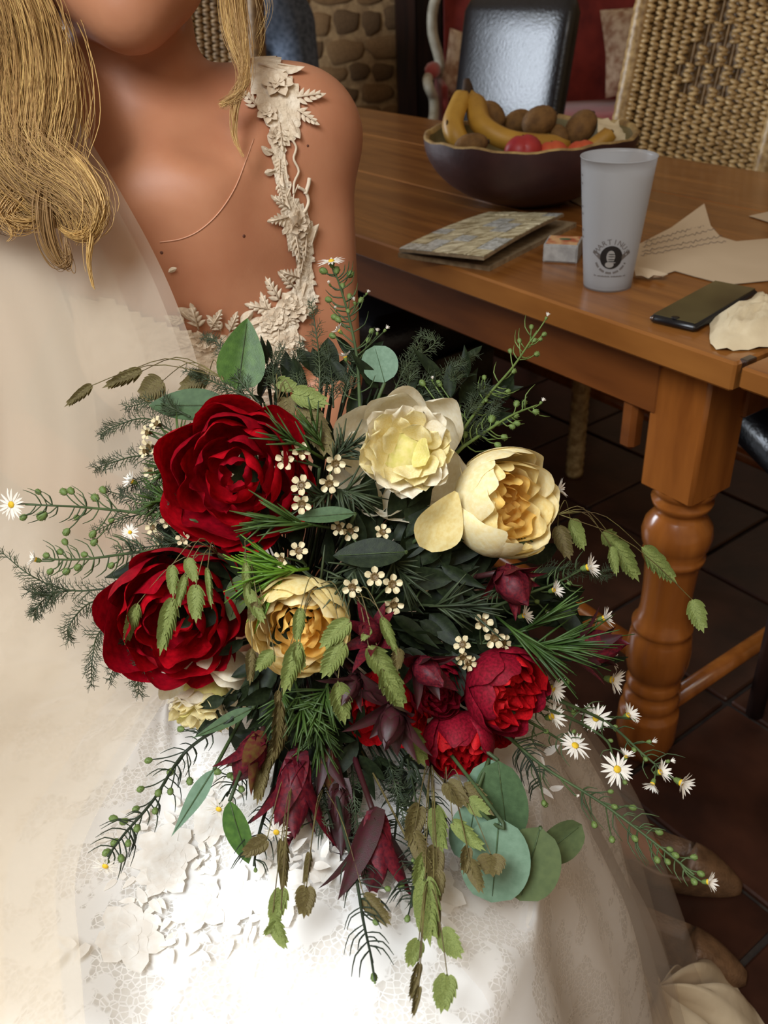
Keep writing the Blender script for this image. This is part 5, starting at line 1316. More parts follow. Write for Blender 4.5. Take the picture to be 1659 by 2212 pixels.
# eucalyptus and other leaves: each sprig one thing
def sprig_leaf(name, label, items, mm, group=None, stem=True, cat='leaf', to_hub=True):
    """items: (x, y, length px, width px, angle deg, kind, offset, roll) - x,y the leaf centre"""
    x0, y0 = items[0][0], items[0][1]; t = T(name, label, cat, B(x0, y0, items[0][6]), group); bases = []
    for (x, y, L, W, a, kind, off, roll) in items:
        s = pxm(x, y, off); d = imdir(a); c = B(x, y, off); p = c-d*L*s/2; zf = -fw*math.cos(RD(roll))+np.cross(d, -fw)*math.sin(RD(roll))
        v, f = leaf_vf(1, W/L, kind, .06, .10, 7, 13); lf = P(t, 'leaf', one('leaf', (v, f), mm), frame(p, d, zf, L*s))
        P(lf, 'midrib', one('midrib', tube([(0, 0, .0), (.3, 0, -.001), (.6, 0, -.03), (.92, 0, -.05)], [.010, .008, .006, .003], 5), M_stem if mm is not M_eucp else M_euc), frame(p-fw*.0002, d, zf, L*s)); bases.append(p)
    if stem:
        q = bases[0]; pts = [b for b in bases]
        P(t, 'stem', one('stem', tube(spline([*pts, q*.5+HUB*.5+fw*.02, HUB], 24) if len(pts) > 1 else stem_path(q), .0014, 5), M_stem))
    return t
EG = 'eucalyptus and leaf sprigs in the bouquet'
sprig_leaf('leaf_sprig', 'bright green pointed leaf standing upright in front of the bodice', [(524, 764, 160, 104, 82, 'tear', .0, 12)], M_eucg, EG)
sprig_leaf('leaf_sprig', 'pale round leaf standing above the white peony', [(820, 786, 84, 80, 105, 'round', .01, 8)], M_eucp, EG)
sprig_leaf('leaf_sprig', 'grey-green oval leaf behind the upper red peony at its top left', [(408, 874, 180, 76, 178, 'oval', .014, 18)], M_euc, EG)
sprig_leaf('leaf_sprig', 'dark oval leaf lying level in the middle below the white peony', [(798, 1195, 160, 68, 182, 'oval', -.006, 22)], M_eucd, EG)
sprig_leaf('leaf_sprig', 'narrow grey-green leaf between red peony and dark oval leaf', [(700, 1112, 134, 40, -178, 'oval', -.004, 30)], M_euc, EG)
sprig_leaf('leaf_sprig', 'long grey leaf slanting over the half hidden white peony', [(478, 1562, 150, 34, 205, 'lance', -.002, 30)], M_euc, EG)
sprig_leaf('leaf_sprig', 'long pale willow-like leaf hanging over the skirt at the lower left', [(414, 1736, 178, 42, 237, 'lance', .004, 10)], M_eucp, EG)
sprig_leaf('leaf_sprig', 'dark green oval leaf hanging beside the lowest left aster', [(515, 1800, 146, 62, -75, 'oval', .0, 15)], M_eucg, EG)
sprig_leaf('leaf_sprig', 'small green leaf below the cream rose', [(935, 1185, 110, 90, -60, 'oval', .02, 20), (880, 1220, 90, 60, -100, 'oval', .025, 20)], M_eucd, EG)
sprig_leaf('leaf_sprig', 'olive leaves with pink edge between crimson peony and cream rose', [(512, 1290, 110, 60, -110, 'oval', .016, 20)], M_euco, EG)
sprig_leaf('eucalyptus_sprig', 'eucalyptus sprig with large round leaves hanging at the lower right over the skirt', [(1072, 1728, 180, 130, -80, 'round', .002, 18), (1015, 1800, 130, 90, -100, 'round', .008, 14), (1070, 1860, 190, 150, -95, 'round', .006, 8)], M_eucp, EG, cat='eucalyptus')
sprig_leaf('eucalyptus_sprig', 'dark green rounded eucalyptus leaf just below the red roses', [(1085, 1730, 176, 120, -84, 'round', -.006, 26)], M_euc, EG, cat='eucalyptus')
sprig_leaf('eucalyptus_sprig', 'olive-toned eucalyptus sprig lowest at the right, over the tulle', [(1145, 1868, 170, 130, -105, 'round', .012, 10), (1212, 1818, 116, 96, 35, 'round', .012, 16)], M_euco, EG, cat='eucalyptus')
# dark understorey greenery
def greenery(label, pts, n, seed, mm, L=(46, 92), off=(.022, .055)):
    r = random.Random(seed); x0, y0 = pts[0]; t = T('greenery', label, 'greenery', B(x0, y0, .03), 'dark filler greenery in the bouquet'); st = MB()
    for k in range(n):
        x, y = r.choice(pts); x += r.gauss(0, 42); y += r.gauss(0, 42); a = math.degrees(math.atan2(-(y-1280), x-700))+r.gauss(0, 35); o = r.uniform(*off); s = pxm(x, y, o)
        l = r.uniform(*L); v, f = leaf_vf(1, r.uniform(.3, .5), r.choice(('oval', 'lance')), .10, .15, 5, 8); p = B(x, y, o); d = imdir(a, r.uniform(-25, 35))
        P(t, 'leaf', one('leaf', (v, f), mm), frame(p, d, -fw+rt*r.uniform(-.8, .8)+up*r.uniform(-.8, .8), l*s)); st.add(*tube(stem_path(p, n=6), .0009, 4, False))
    P(t, 'stems', st.mesh('stems', M_stemd), kind='stuff')
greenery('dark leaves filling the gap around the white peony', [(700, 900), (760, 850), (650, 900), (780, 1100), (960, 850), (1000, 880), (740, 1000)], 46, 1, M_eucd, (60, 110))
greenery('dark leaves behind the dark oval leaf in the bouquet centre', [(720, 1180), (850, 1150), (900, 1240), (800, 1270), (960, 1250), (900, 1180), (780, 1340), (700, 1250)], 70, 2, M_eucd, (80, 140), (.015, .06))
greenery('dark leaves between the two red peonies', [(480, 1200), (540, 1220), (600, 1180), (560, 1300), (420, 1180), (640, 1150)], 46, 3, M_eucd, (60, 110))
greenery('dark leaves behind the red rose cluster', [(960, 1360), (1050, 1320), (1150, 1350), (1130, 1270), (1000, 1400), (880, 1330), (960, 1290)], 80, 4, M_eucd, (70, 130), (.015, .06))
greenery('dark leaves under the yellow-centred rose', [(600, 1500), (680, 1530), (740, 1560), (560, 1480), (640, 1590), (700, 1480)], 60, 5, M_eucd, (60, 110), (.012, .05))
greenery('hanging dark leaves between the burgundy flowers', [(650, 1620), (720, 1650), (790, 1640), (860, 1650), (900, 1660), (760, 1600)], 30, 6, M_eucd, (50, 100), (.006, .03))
greenery('sparse dark leaves at the top edge of the bouquet', [(600, 840), (560, 850), (680, 840), (860, 850), (1030, 900), (640, 870)], 22, 7, M_eucd, (30, 70))

# fern fronds (fine needles)
def frond(mb, pts, nseg, side_px, seed, off=0, den=1.0, droop=0, r0=.0006, needle=1.0):
    r = random.Random(seed); P_ = spline([(x, y, 0) for x, y in pts], nseg); W_ = [B(q[0], q[1], off+.004*math.sin(i*.6)) for i, q in enumerate(P_)]
    mb.add(*tube(W_, np.linspace(r0*1.4, r0*.6, nseg), 5))
    for i in range(2, nseg-1):
        s = pxm(P_[i][0], P_[i][1]); t = nrm(W_[i+1]-W_[i-1]); n_ = nrm(np.cross(t, fw))
        for sd in (-1, 1):
            if r.random() > den: continue
            L = side_px*s*(1.15-.8*i/nseg)*r.uniform(.5, 1.1); d = nrm(t*.75+n_*sd*.6+fw*r.uniform(-.4, .4)+V(0, 0, -droop)); e = W_[i]+d*L; c = W_[i]+d*L*.55+t*L*.08
            mb.add(*tube([W_[i], c, e], [r0*.7, r0*.6, r0*.3], 4, False))
            m = max(3, int(L/(.0032)))
            for q in range(1, m):
                b = W_[i]+(e-W_[i])*q/m
                for s2 in (-1, 1):
                    dd = nrm(d*.8+np.cross(d, fw)*s2*.6+fw*r.uniform(-.4, .4)); l = .0048*needle*r.uniform(.6, 1.2)
                    mb.add(*tube([b, b+dd*l], [r0*.42, r0*.22], 3, False))
def fern(label, paths, side, seed, off=.0, m=None, den=.85):
    mb = MB(); 
    for k, p in enumerate(paths): frond(mb, p, 26, side, seed+k, off, den)
    x, y = paths[0][0]; t = T('asparagus_fern', label, 'fern', B(x, y, off), 'asparagus fern fronds in the bouquet'); P(t, 'frond', mb.mesh('frond', m or M_fern), kind='stuff')
fern('fern frond reaching furthest left over the veil', [[(300, 1262), (160, 1276), (70, 1245), (0, 1190)], [(160, 1275), (110, 1280), (60, 1278)], [(125, 1278), (90, 1300), (72, 1330)]], 50, 1)
fern('fern fronds drooping down at the left of the lower red peony', [[(300, 1330), (220, 1360), (200, 1420), (197, 1485)], [(290, 1300), (200, 1300), (150, 1350), (148, 1385)], [(300, 1360), (262, 1410), (235, 1470)], [(330, 1400), (300, 1450), (300, 1500)]], 46, 11)
fern('fern fronds fanning out left of the upper red peony', [[(400, 990), (300, 985), (240, 1000), (205, 1012)], [(400, 950), (320, 905), (250, 920), (216, 940)], [(410, 900), (340, 870), (270, 880)], [(420, 1010), (330, 1030), (260, 1060)]], 46, 21, .006)
fern('fern fronds rising in front of the bodice near the bright green leaf', [[(560, 870), (500, 800), (470, 740), (440, 728)], [(540, 860), (450, 820), (400, 800)], [(600, 860), (590, 800), (610, 750)]], 34, 31, .01)
fern('tall fine fern fronds in front of the bare arm', [[(690, 880), (690, 780), (680, 700), (672, 650)], [(660, 880), (640, 800), (650, 740)], [(720, 880), (715, 800), (700, 740)], [(740, 870), (760, 800), (770, 760)]], 38, 41, .02)
fern('fern fronds spreading right above the white peony', [[(850, 850), (880, 790), (940, 740), (900, 722)], [(860, 850), (930, 820), (985, 790), (1030, 765)], [(880, 850), (890, 790), (905, 740)], [(900, 860), (960, 830), (1000, 800)]], 38, 51, .02, M_fern)
fern('fern fronds at the right among the aster stems', [[(1000, 960), (1050, 910), (1080, 850)], [(1150, 1240), (1220, 1230), (1290, 1240), (1325, 1232)], [(1000, 920), (1030, 860), (1050, 830)]], 34, 61, .012)
fern('fern fronds between the red peonies at the left', [[(420, 1150), (340, 1110), (270, 1120), (200, 1150)], [(400, 1170), (330, 1180), (250, 1190)], [(420, 1120), (360, 1070), (310, 1050)], [(380, 1100), (300, 1080), (230, 1060)]], 50, 71, .006)
fern('thin fern fronds hanging over the white skirt in the middle', [[(700, 1650), (690, 1740), (700, 1800)], [(760, 1650), (768, 1750), (790, 1900)], [(880, 1640), (900, 1740), (905, 1850), (890, 1960)], [(840, 1640), (860, 1720), (880, 1800)]], 34, 81, .004)

# needle tufts
def needles(label, tufts, m=None):
    x0, y0 = tufts[0][:2]; t = T('needle_sprig', label, 'sprig', B(x0, y0), 'needle-leaved green sprigs in the bouquet')
    for q, (x, y, L, ang, spread, n, off) in enumerate(tufts):
        r = random.Random(int(x*7+y)); mb = MB(); s = pxm(x, y, off); o = B(x, y, off); ax = imdir(ang)
        tip = o+ax*L*s*.5; mb.add(*tube([o-ax*L*s*.4+fw*.01, o, tip], [.0012, .0011, .0007], 5))
        for k in range(n):
            b = o+(tip-o)*r.random()-ax*L*s*.3*r.random(); d = imdir(ang+r.uniform(-spread, spread), r.uniform(-35, 45)); l = L*s*r.uniform(.45, .85); sd = nrm(np.cross(d, fw))
            mb.add(*tube([b, b+d*l*.5+ax*l*.04, b+d*l+ax*l*.10], [.00085, .0009, .0003], 4))
        P(t, 'needle_tuft', mb.mesh('needle_tuft', m or M_needle), kind='stuff')
needles('bright needle sprig fanning left above the yellow-centred rose', [(612, 1235, 130, 185, 42, 34, -.008), (600, 1215, 110, 160, 30, 14, -.004), (600, 1260, 100, 230, 35, 12, -.004)], mat('bright_needle', (104, 142, 36), (72, 108, 30), .45, 30, trans=.1))
needles('needle sprig crossing the upper red peony at its right edge', [(655, 965, 120, 150, 40, 14, -.012), (690, 950, 100, 110, 45, 14, -.004), (650, 1130, 150, 170, 30, 26, -.008), (600, 1120, 90, 200, 40, 10, -.010)])
needles('dark needle sprig left of the white peony', [(730, 985, 90, 40, 70, 26, .0), (740, 1060, 100, -10, 80, 30, .006), (700, 1070, 90, 200, 80, 24, .006)], M_fern)
needles('needle sprig sweeping right above the bright red rose', [(1165, 1395, 170, 5, 30, 34, -.002), (1120, 1370, 150, -38, 18, 26, -.008), (1150, 1350, 130, 30, 25, 18, .002)], mat('mid_needle', (70, 96, 40), (50, 74, 32), .5, 30, trans=.1))
needles('tangled dark needle sprig in the shadow under the dark oval leaf', [(760, 1240, 110, 230, 90, 34, .006), (860, 1230, 100, -60, 90, 30, .012), (960, 1310, 130, 0, 60, 34, .008), (700, 1290, 90, 100, 90, 20, .01)], M_fern)
needles('green tangle of needles below the yellow-centred rose', [(650, 1520, 110, -70, 80, 50, -.006), (700, 1500, 110, -110, 80, 40, -.004), (610, 1510, 90, -100, 80, 30, .002), (690, 1570, 100, -90, 70, 40, .0)], M_needle)
needles('short needle sprig at the left edge beside the wax flowers', [(390, 980, 80, 100, 70, 26, .006), (370, 1080, 90, 180, 70, 30, .006), (380, 1010, 80, 200, 60, 20, .008)], M_needle)

# wax flowers
def wax_meshes():
    mb = MB().add(*lathe([(.02, -.75), (.16, -.62), (.34, -.15), (.42, .05), (.36, .10), (.24, -.02), (.10, -.06), (1e-3, -.02)], 14))
    for k in range(8): mb.add(*ball(.045, 6, 4), 0, Matrix.Translation((.26*math.cos(k*.785), .26*math.sin(k*.785), .08)))
    cup = mb.mesh('wax_flower_cup', M_waxc); v, f = leaf_vf(.66, .62, 'round', -.28, .38, 6, 7); v[:, 0] += .30
    return cup, one('petal', (v, f), M_wax)
WXC, WXP = wax_meshes()
def wax(label, flowers, joint, off=-.010):
    x0, y0 = flowers[0][:2]; t = T('wax_flower_sprig', label, 'wax flower', B(x0, y0, off), 'wax flower sprigs in the bouquet'); jb = B(joint[0], joint[1], .015); mb = MB()
    for (x, y, s_px, ax, ay) in flowers:
        o = B(x, y, off+.003*math.sin(x)); s = s_px*pxm(x, y, off); zd = rt*ax+up*ay-fw*(1 if ax*ax+ay*ay < 1.2 else .35); M = frz(o, zd, s, x*.37)
        c = P(t, 'wax_flower', WXC, M)
        for k in range(5): P(c, 'petal', WXP, M @ Matrix.Rotation(2*math.pi*k/5, 4, 'Z'))
        mb.add(*tube(spline([o-nrm(zd)*s*.7, o*.4+jb*.6-nrm(zd)*.004, jb], 8), .0008, 5))
    mb.add(*tube(stem_path(jb), .0012, 5)); P(t, 'stem', mb.mesh('stem', M_stem))
wax('two wax flowers at the upper right rim of the upper red peony', [(617, 994, 24, -.3, -.2), (649, 975, 23, .4, .3)], (690, 1010))
wax('two wax flowers one above the other at the right of the red peony', [(651, 1048, 25, -.2, .1), (652, 1088, 24, -.1, -.3)], (700, 1090))
wax('two wax flowers just left of the white peony', [(724, 1001, 24, .1, -.3), (711, 1044, 24, .0, -.4)], (700, 1060), -.006)
wax('four wax flowers in an arc below the dark oval leaf', [(761, 1268, 24, -.2, -.2), (809, 1246, 24, 0, .1), (847, 1262, 24, .2, 0), (850, 1306, 24, .1, -.5)], (800, 1310), -.012)
wax('shaded wax flowers above the dark oval leaf', [(826, 1150, 20, .2, .5), (756, 1148, 22, .2, -.3), (733, 1140, 20, -.6, 0)], (780, 1190), .012)
wax('wax flowers under the upper red peony', [(645, 1190, 22, .1, .3), (608, 1208, 20, -.6, -.2)], (660, 1220), -.004)
wax('cluster of wax flowers above the bright red rose', [(1043, 1345, 24, .2, .3), (1068, 1378, 25, .0, -.2), (1088, 1388, 20, .9, .2)], (1040, 1390), -.004)
wax('cluster of wax flowers left of the bright red rose', [(1000, 1392, 22, -.5, .3), (1000, 1420, 20, .2, -.6), (1012, 1432, 20, .5, -.4)], (985, 1440), -.004)
wax('cream wax flower cluster at the left of the upper red peony', [(338, 915, 18, -.7, .5), (318, 935, 18, -.9, 0), (322, 966, 21, -.6, -.3), (347, 990, 19, 0, -.5), (326, 1020, 18, -.3, -.6), (312, 975, 16, -.9, -.2)], (380, 990), .0)
wax('faded wax flowers between fern and lower red peony', [(330, 1140, 18, -.4, .2), (362, 1128, 18, .2, .4), (345, 1165, 17, -.5, -.3), (395, 1165, 17, 0, .3)], (400, 1180), .006)
wax('single shaded wax flower in the dark centre', [(920, 1262, 17, .1, .1)], (900, 1290), .02)

# asters
def aster_meshes():
    out = {}
    for kind, (n, lift, L) in {'open': (21, .10, 1.0), 'half': (18, .95, .95), 'tight': (14, 1.9, .62)}.items():
        r = random.Random(n); mb = MB()
        for k in range(n):
            v, f = leaf_vf(L*r.uniform(.85, 1.12), .19, 'oval', r.uniform(-.05, .22)-(.1 if kind != 'open' else 0), .25, 3, 6); v[:, 0] += .16
            mb.add(v, f, 0, Matrix.Rotation(2*math.pi*k/n+r.uniform(-.12, .12), 4, 'Z') @ Matrix.Rotation(-lift*r.uniform(.75, 1.2)*.62, 4, 'Y'))
        rays = mb.mesh('ray_petals', M_ray)
        mb = MB().add(ball(1, 14, 6)[0]*V(.25, .25, .14)+V(0, 0, .05), ball(1, 14, 6)[1])
        for k in range(26): mb.add(*ball(.035, 5, 3), 0, Matrix.Translation((.2*math.sqrt(k/26)*math.cos(k*2.4), .2*math.sqrt(k/26)*math.sin(k*2.4), .18-.1*k/26)))
        disc = mb.mesh('flower_disc', M_disc)
        mb = MB().add(*lathe([(.04, -.55), (.18, -.42), (.24, -.15), (.2, .04)], 10))
        for k in range(10): v, f = leaf_vf(.34, .10, 'lance', .1, .2, 3, 4); mb.add(v, f, 0, Matrix.Rotation(.628*k, 4, 'Z') @ Matrix.Translation((.14, 0, -.36)) @ Matrix.Rotation(-1.15, 4, 'Y'))
        out[kind] = (rays, disc, mb.mesh('calyx', M_calyx))
    mb = MB().add(*lathe([(.06, -.6), (.3, -.42), (.42, -.05), (.34, .3), (.12, .46), (1e-3, .5)], 10))
    for k in range(12): v, f = leaf_vf(.5, .14, 'lance', .12, .2, 3, 4); mb.add(v, f, 0, Matrix.Rotation(.52*k, 4, 'Z') @ Matrix.Translation((.30, 0, -.4+.1*(k % 3))) @ Matrix.Rotation(-1.2, 4, 'Y'))
    out['bud'] = mb.mesh('bud', M_calyx)
    return out
AM = aster_meshes()
def aster(label, stem, flowers, buds, off=0, needle=True, m=None, seed=1, leafy=18):
    """stem: list of px points from root outward; flowers (x,y,r,kind,ax,ay,az); buds (x,y,r)"""
    r = random.Random(seed); mm = m or M_stem; t = T('aster_sprig', label, 'aster', B(*(flowers[0][:2] if flowers else buds[0][:2]), off), 'aster sprigs in the bouquet')
    SP = spline([(x, y, 0) for x, y in stem], 30); SW = [B(q[0], q[1], off) for q in SP]; mb = MB()
    mb.add(*tube([HUB*.6+SW[0]*.4+fw*.01]+SW, np.linspace(.0014, .0007, 31), 6))
    def near(x, y):
        d = [(math.hypot(q[0]-x, q[1]-y)+ (6 if True else 0)*abs(0), i) for i, q in enumerate(SP)]; i = min(d)[1]; return SW[max(0, i-3)]
    for (x, y, rp_, kind, ax, ay, az) in flowers:
        o = B(x, y, off-.003); s = 1.02*rp_*pxm(x, y, off); zd = rt*ax+up*ay-fw*az; M = frz(o, zd, s, x); rays, disc, cal = AM[kind]
        c = P(t, 'aster_flower', rays, M); 
        if kind != 'tight': P(c, 'flower_disc', disc, M)
        P(c, 'calyx', cal, M)
        b = near(x, y); e = o-nrm(zd)*s*.5
        if np.linalg.norm(b-e) > .002: mb.add(*tube(spline([b, (b+e)/2-nrm(zd)*s*.3, e], 8), .0006, 5))
    for (x, y, rp_) in buds:
        o = B(x, y, off+r.uniform(-.003, .003)); b = near(x, y); d = nrm(o-b+V(1e-5, 0, 0)); P(t, 'bud', AM['bud'], frz(o, d, rp_*pxm(x, y)*2.1, x)); mb.add(*tube(spline([b, (b+o)/2+V(0, 0, -.0015), o-d*rp_*pxm(x, y)], 7), .0005, 5))
    P(t, 'stem', mb.mesh('stem', mm))
    if needle:
        mb = MB()
        for k in range(leafy):
            i = r.randrange(1, 28); tdir = nrm(SW[i+1]-SW[i-1]); sd = nrm(np.cross(tdir, fw))*r.choice((-1, 1)); l = r.uniform(.008, .020); d = nrm(tdir*.5+sd+fw*r.uniform(-.5, .5))
            mb.add(*tube(spline([SW[i], SW[i]+d*l*.6, SW[i]+d*l*.9+tdir*l*.5], 5), [.0004, .0006, .0005, .0004, .0002], 4))
        P(t, 'needle_leaves', mb.mesh('needle_leaves', mm), kind='stuff')
O = 'open'; Hf = 'half'; Tt = 'tight'
aster('aster sprig at the far left whose white star flower stands over the veil', [(420, 1125), (300, 1108), (170, 1095), (55, 1090)], [(25, 1090, 30, O, -.3, -.1, .9), (286, 1040, 22, Hf, -.6, .3, .5)], [(50, 1118, 8), (82, 1062, 7), (90, 1115, 12), (137, 1062, 9), (153, 1060, 9), (205, 1075, 10), (222, 1058, 9), (165, 1118, 7), (143, 1150, 9), (200, 1155, 9), (203, 1172, 9), (240, 1124, 7)], seed=1, leafy=30)
aster('aster sprig just above the lower red peony pointing left with small yellow-centred flower', [(360, 1185), (280, 1195), (180, 1208), (92, 1208)], [(78, 1209, 22, Hf, -.8, .3, .45), (281, 1150, 17, O, .1, .1, 1)], [(100, 1200, 8), (130, 1192, 8), (108, 1235, 8), (143, 1235, 9), (168, 1226, 9), (182, 1198, 8), (240, 1222, 8), (140, 1170, 8)], .004, seed=2, leafy=36)
aster('tall aster sprig rising in front of the bare arm, topped by a white star flower', [(778, 900), (772, 780), (755, 690), (735, 620), (722, 585)], [(716, 565, 27, O, -.1, .75, .4), (712, 614, 11, Tt, -.4, .6, .5), (766, 652, 15, Tt, -.2, .9, .3), (793, 633, 11, Tt, .5, .7, .3), (725, 668, 10, Tt, -.2, .9, .3), (733, 715, 17, Hf, -.7, .6, .2), (833, 712, 14, Tt, .6, .7, .2), (815, 718, 13, Tt, .1, .9, .2), (746, 772, 18, Hf, -.2, .9, .2)],
      [(698, 585, 9), (727, 583, 9), (757, 592, 9), (740, 617, 7), (709, 647, 8), (722, 685, 8), (730, 690, 8), (718, 725, 8), (755, 640, 7), (780, 648, 7), (796, 735, 7), (752, 672, 6), (803, 715, 7)], .016, seed=3, leafy=26)
aster('thin aster sprig crossing the table apron with one small white tip flower', [(985, 950), (1050, 860), (1110, 790), (1160, 715)], [(1181, 685, 14, Tt, .4, .9, .2), (934, 820, 10, Tt, 0, .9, .4)], [(1148, 706, 6), (1176, 722, 6), (1155, 735, 6), (1168, 733, 5), (1122, 736, 6), (1102, 758, 6), (1160, 765, 7), (1110, 802, 7), (1046, 815, 6), (1098, 845, 6), (1050, 865, 5), (912, 827, 8), (948, 828, 8)], .014, seed=4, leafy=18, m=M_calyx)
aster('aster sprig with round green buds at the right of the white peony', [(1000, 965), (1060, 925), (1110, 895), (1160, 875)], [(1170, 868, 14, Tt, .6, .8, .2)], [(1116, 872, 8), (1133, 870, 7), (1158, 890, 8), (1062, 905, 10), (1075, 915, 7), (1114, 898, 8), (1118, 915, 7), (1107, 922, 7), (1090, 945, 8), (1076, 962, 8), (1005, 940, 7), (990, 915, 7)], .010, seed=5, leafy=14, m=M_calyx)
aster('aster sprig with many buds slanting down left over the skirt, flower at its end', [(500, 1555), (400, 1625), (330, 1730), (270, 1800), (232, 1850)], [(228, 1870, 28, O, -.1, -.5, .75)], [(320, 1643, 8), (368, 1668, 9), (410, 1688, 9), (303, 1705, 8), (342, 1713, 9), (368, 1710, 8), (293, 1748, 8), (335, 1752, 8), (244, 1768, 9), (267, 1775, 9), (296, 1790, 9), (247, 1820, 9), (229, 1842, 9), (262, 1855, 9), (277, 1822, 8), (390, 1575, 8)], .0, seed=6, leafy=44, m=M_stemd)
aster('short aster sprig left of the large hanging burgundy flower, yellow-centred', [(560, 1600), (520, 1660), (490, 1720)], [(473, 1747, 27, O, -.1, -.5, .8)], [(468, 1667, 9), (505, 1680, 8), (522, 1705, 8), (497, 1675, 8), (515, 1655, 8)], .002, seed=7, leafy=20, m=M_stemd)
aster('single aster flower half hidden behind the large burgundy bracts', [(640, 1660), (620, 1740), (605, 1775)], [(597, 1797, 27, O, .0, -.3, .9)], [], .010, seed=8, leafy=6)
aster('aster sprig behind the cream rose at its right edge', [(1120, 1180), (1190, 1120), (1200, 1070)], [(1204, 1058, 26, Hf, .8, .2, .3)], [(1190, 1045, 7)], .012, seed=9, leafy=6)
aster('aster sprig below the cream rose with three shaded flowers', [(1020, 1330), (1120, 1290), (1200, 1260), (1255, 1232)], [(1268, 1226, 30, Hf, .75, .25, .5), (1195, 1275, 24, Hf, .6, .3, .5), (1130, 1330, 24, Hf, .7, .3, .5), (1182, 1322, 16, Tt, .3, -.3, .8)], [(1230, 1260, 6), (1160, 1300, 6)], .006, seed=10, leafy=26)
aster('aster sprig behind the dark right bracts with three stacked flowers', [(1080, 1420), (1180, 1400), (1260, 1400), (1300, 1380)], [(1303, 1336, 26, Hf, .7, .3, .4), (1308, 1408, 27, Hf, .7, .1, .6), (1320, 1468, 32, Hf, .7, -.1, .6), (1322, 1430, 20, Hf, .9, .0, .3)], [(1280, 1360, 6)], .010, seed=11, leafy=10)
aster('two large asters touching the bright red rose on its right', [(1100, 1520), (1150, 1520), (1185, 1510)], [(1192, 1487, 33, Hf, .7, -.1, .7), (1190, 1548, 32, Hf, .5, .3, .6)], [(1225, 1475, 6), (1240, 1540, 7)], .004, seed=12, leafy=10)
aster('aster facing the viewer with full yellow centre, over the dark floor', [(1100, 1480), (1180, 1500), (1250, 1530), (1290, 1550)], [(1287, 1551, 30, O, .0, .1, 1), (1356, 1545, 26, Hf, .5, .5, .5), (1240, 1533, 17, Tt, .3, .6, .5), (1372, 1556, 10, Tt, .6, -.2, .5)], [(1330, 1575, 6)], .004, seed=13, leafy=8)
aster('aster with feathery rays below the one facing the viewer', [(1110, 1540), (1180, 1580), (1230, 1612)], [(1242, 1611, 31, O, .2, .65, .6)], [(1240, 1580, 5), (1250, 1590, 5)], .002, seed=14, leafy=8)
aster('big bright aster third from the right tip', [(1150, 1520), (1250, 1560), (1310, 1600), (1325, 1640)], [(1333, 1662, 33, O, .1, .45, .9), (1352, 1635, 20, Hf, .2, .8, .2)], [(1320, 1600, 5), (1350, 1690, 6)], .0, seed=15, leafy=8)
aster('cluster of white asters at the far right tip of the bouquet', [(1200, 1510), (1310, 1560), (1390, 1630), (1440, 1670)], [(1406, 1602, 19, Tt, .8, .2, .4), (1446, 1644, 17, Tt, .9, .2, .2), (1425, 1668, 27, Hf, .5, .3, .5), (1410, 1692, 22, Hf, -.4, -.6, .4), (1470, 1690, 31, Hf, .5, -.2, .6)], [(1370, 1620, 6), (1330, 1570, 5), (1395, 1640, 6)], -.004, seed=16, leafy=10)
aster('long wiry aster sprig with green buds reaching down to the shoe', [(1095, 1590), (1180, 1660), (1300, 1735), (1420, 1825), (1500, 1890)], [(1528, 1905, 24, Hf, .6, .2, .5), (1245, 1718, 10, Tt, .2, .3, .8)], [(1425, 1798, 8), (1372, 1812, 8), (1500, 1852, 8), (1460, 1848, 8), (1448, 1835, 7), (1420, 1858, 8), (1443, 1862, 7), (1368, 1745, 8), (1328, 1743, 7), (1320, 1710, 6), (1284, 1782, 8), (1322, 1814, 8), (1500, 1905, 8), (1515, 1888, 8), (1175, 1735, 7), (1180, 1580, 6)], .0, seed=17, leafy=34)
aster('wiry leafless aster stems hanging over the skirt between leucadendron tips'.replace('leucadendron', 'burgundy'), [(900, 1660), (930, 1760), (900, 1870), (888, 1960)], [], [(890, 1812, 7), (866, 1915, 8), (893, 1858, 6), (880, 1985, 8), (905, 1900, 6)], .004, seed=18, leafy=44, m=M_stemd)
aster('curling dark stem hanging lowest over the bright skirt', [(745, 1800), (770, 1900), (785, 1990), (805, 2080)], [(810, 2125, 10, Tt, 0, -.8, .4)], [(808, 2112, 9), (812, 1993, 7), (838, 1920, 7)], .0, seed=19, leafy=34, m=M_stemd)
aster('short curling twig at the lower left below the hanging green leaf', [(590, 1700), (560, 1800), (548, 1870)], [], [(552, 1880, 5)], .008, seed=20, leafy=20, m=M_stemd)
aster('leafy twig under the red roses curling toward the tulle', [(1110, 1600), (1150, 1650), (1170, 1700)], [], [(1178, 1738, 7)], .002, seed=22, leafy=24, m=M_stemd)
aster('tangle of dark twigs hanging left of the lowest burgundy flower', [(690, 1640), (700, 1720), (720, 1790)], [], [(650, 1785, 5)], .012, seed=23, leafy=30, m=M_stemd)
aster('tangle of dark twigs hanging right of the lowest burgundy flower', [(870, 1640), (860, 1740), (850, 1830)], [], [(842, 1870, 6)], .010, seed=24, leafy=40, m=M_stemd)

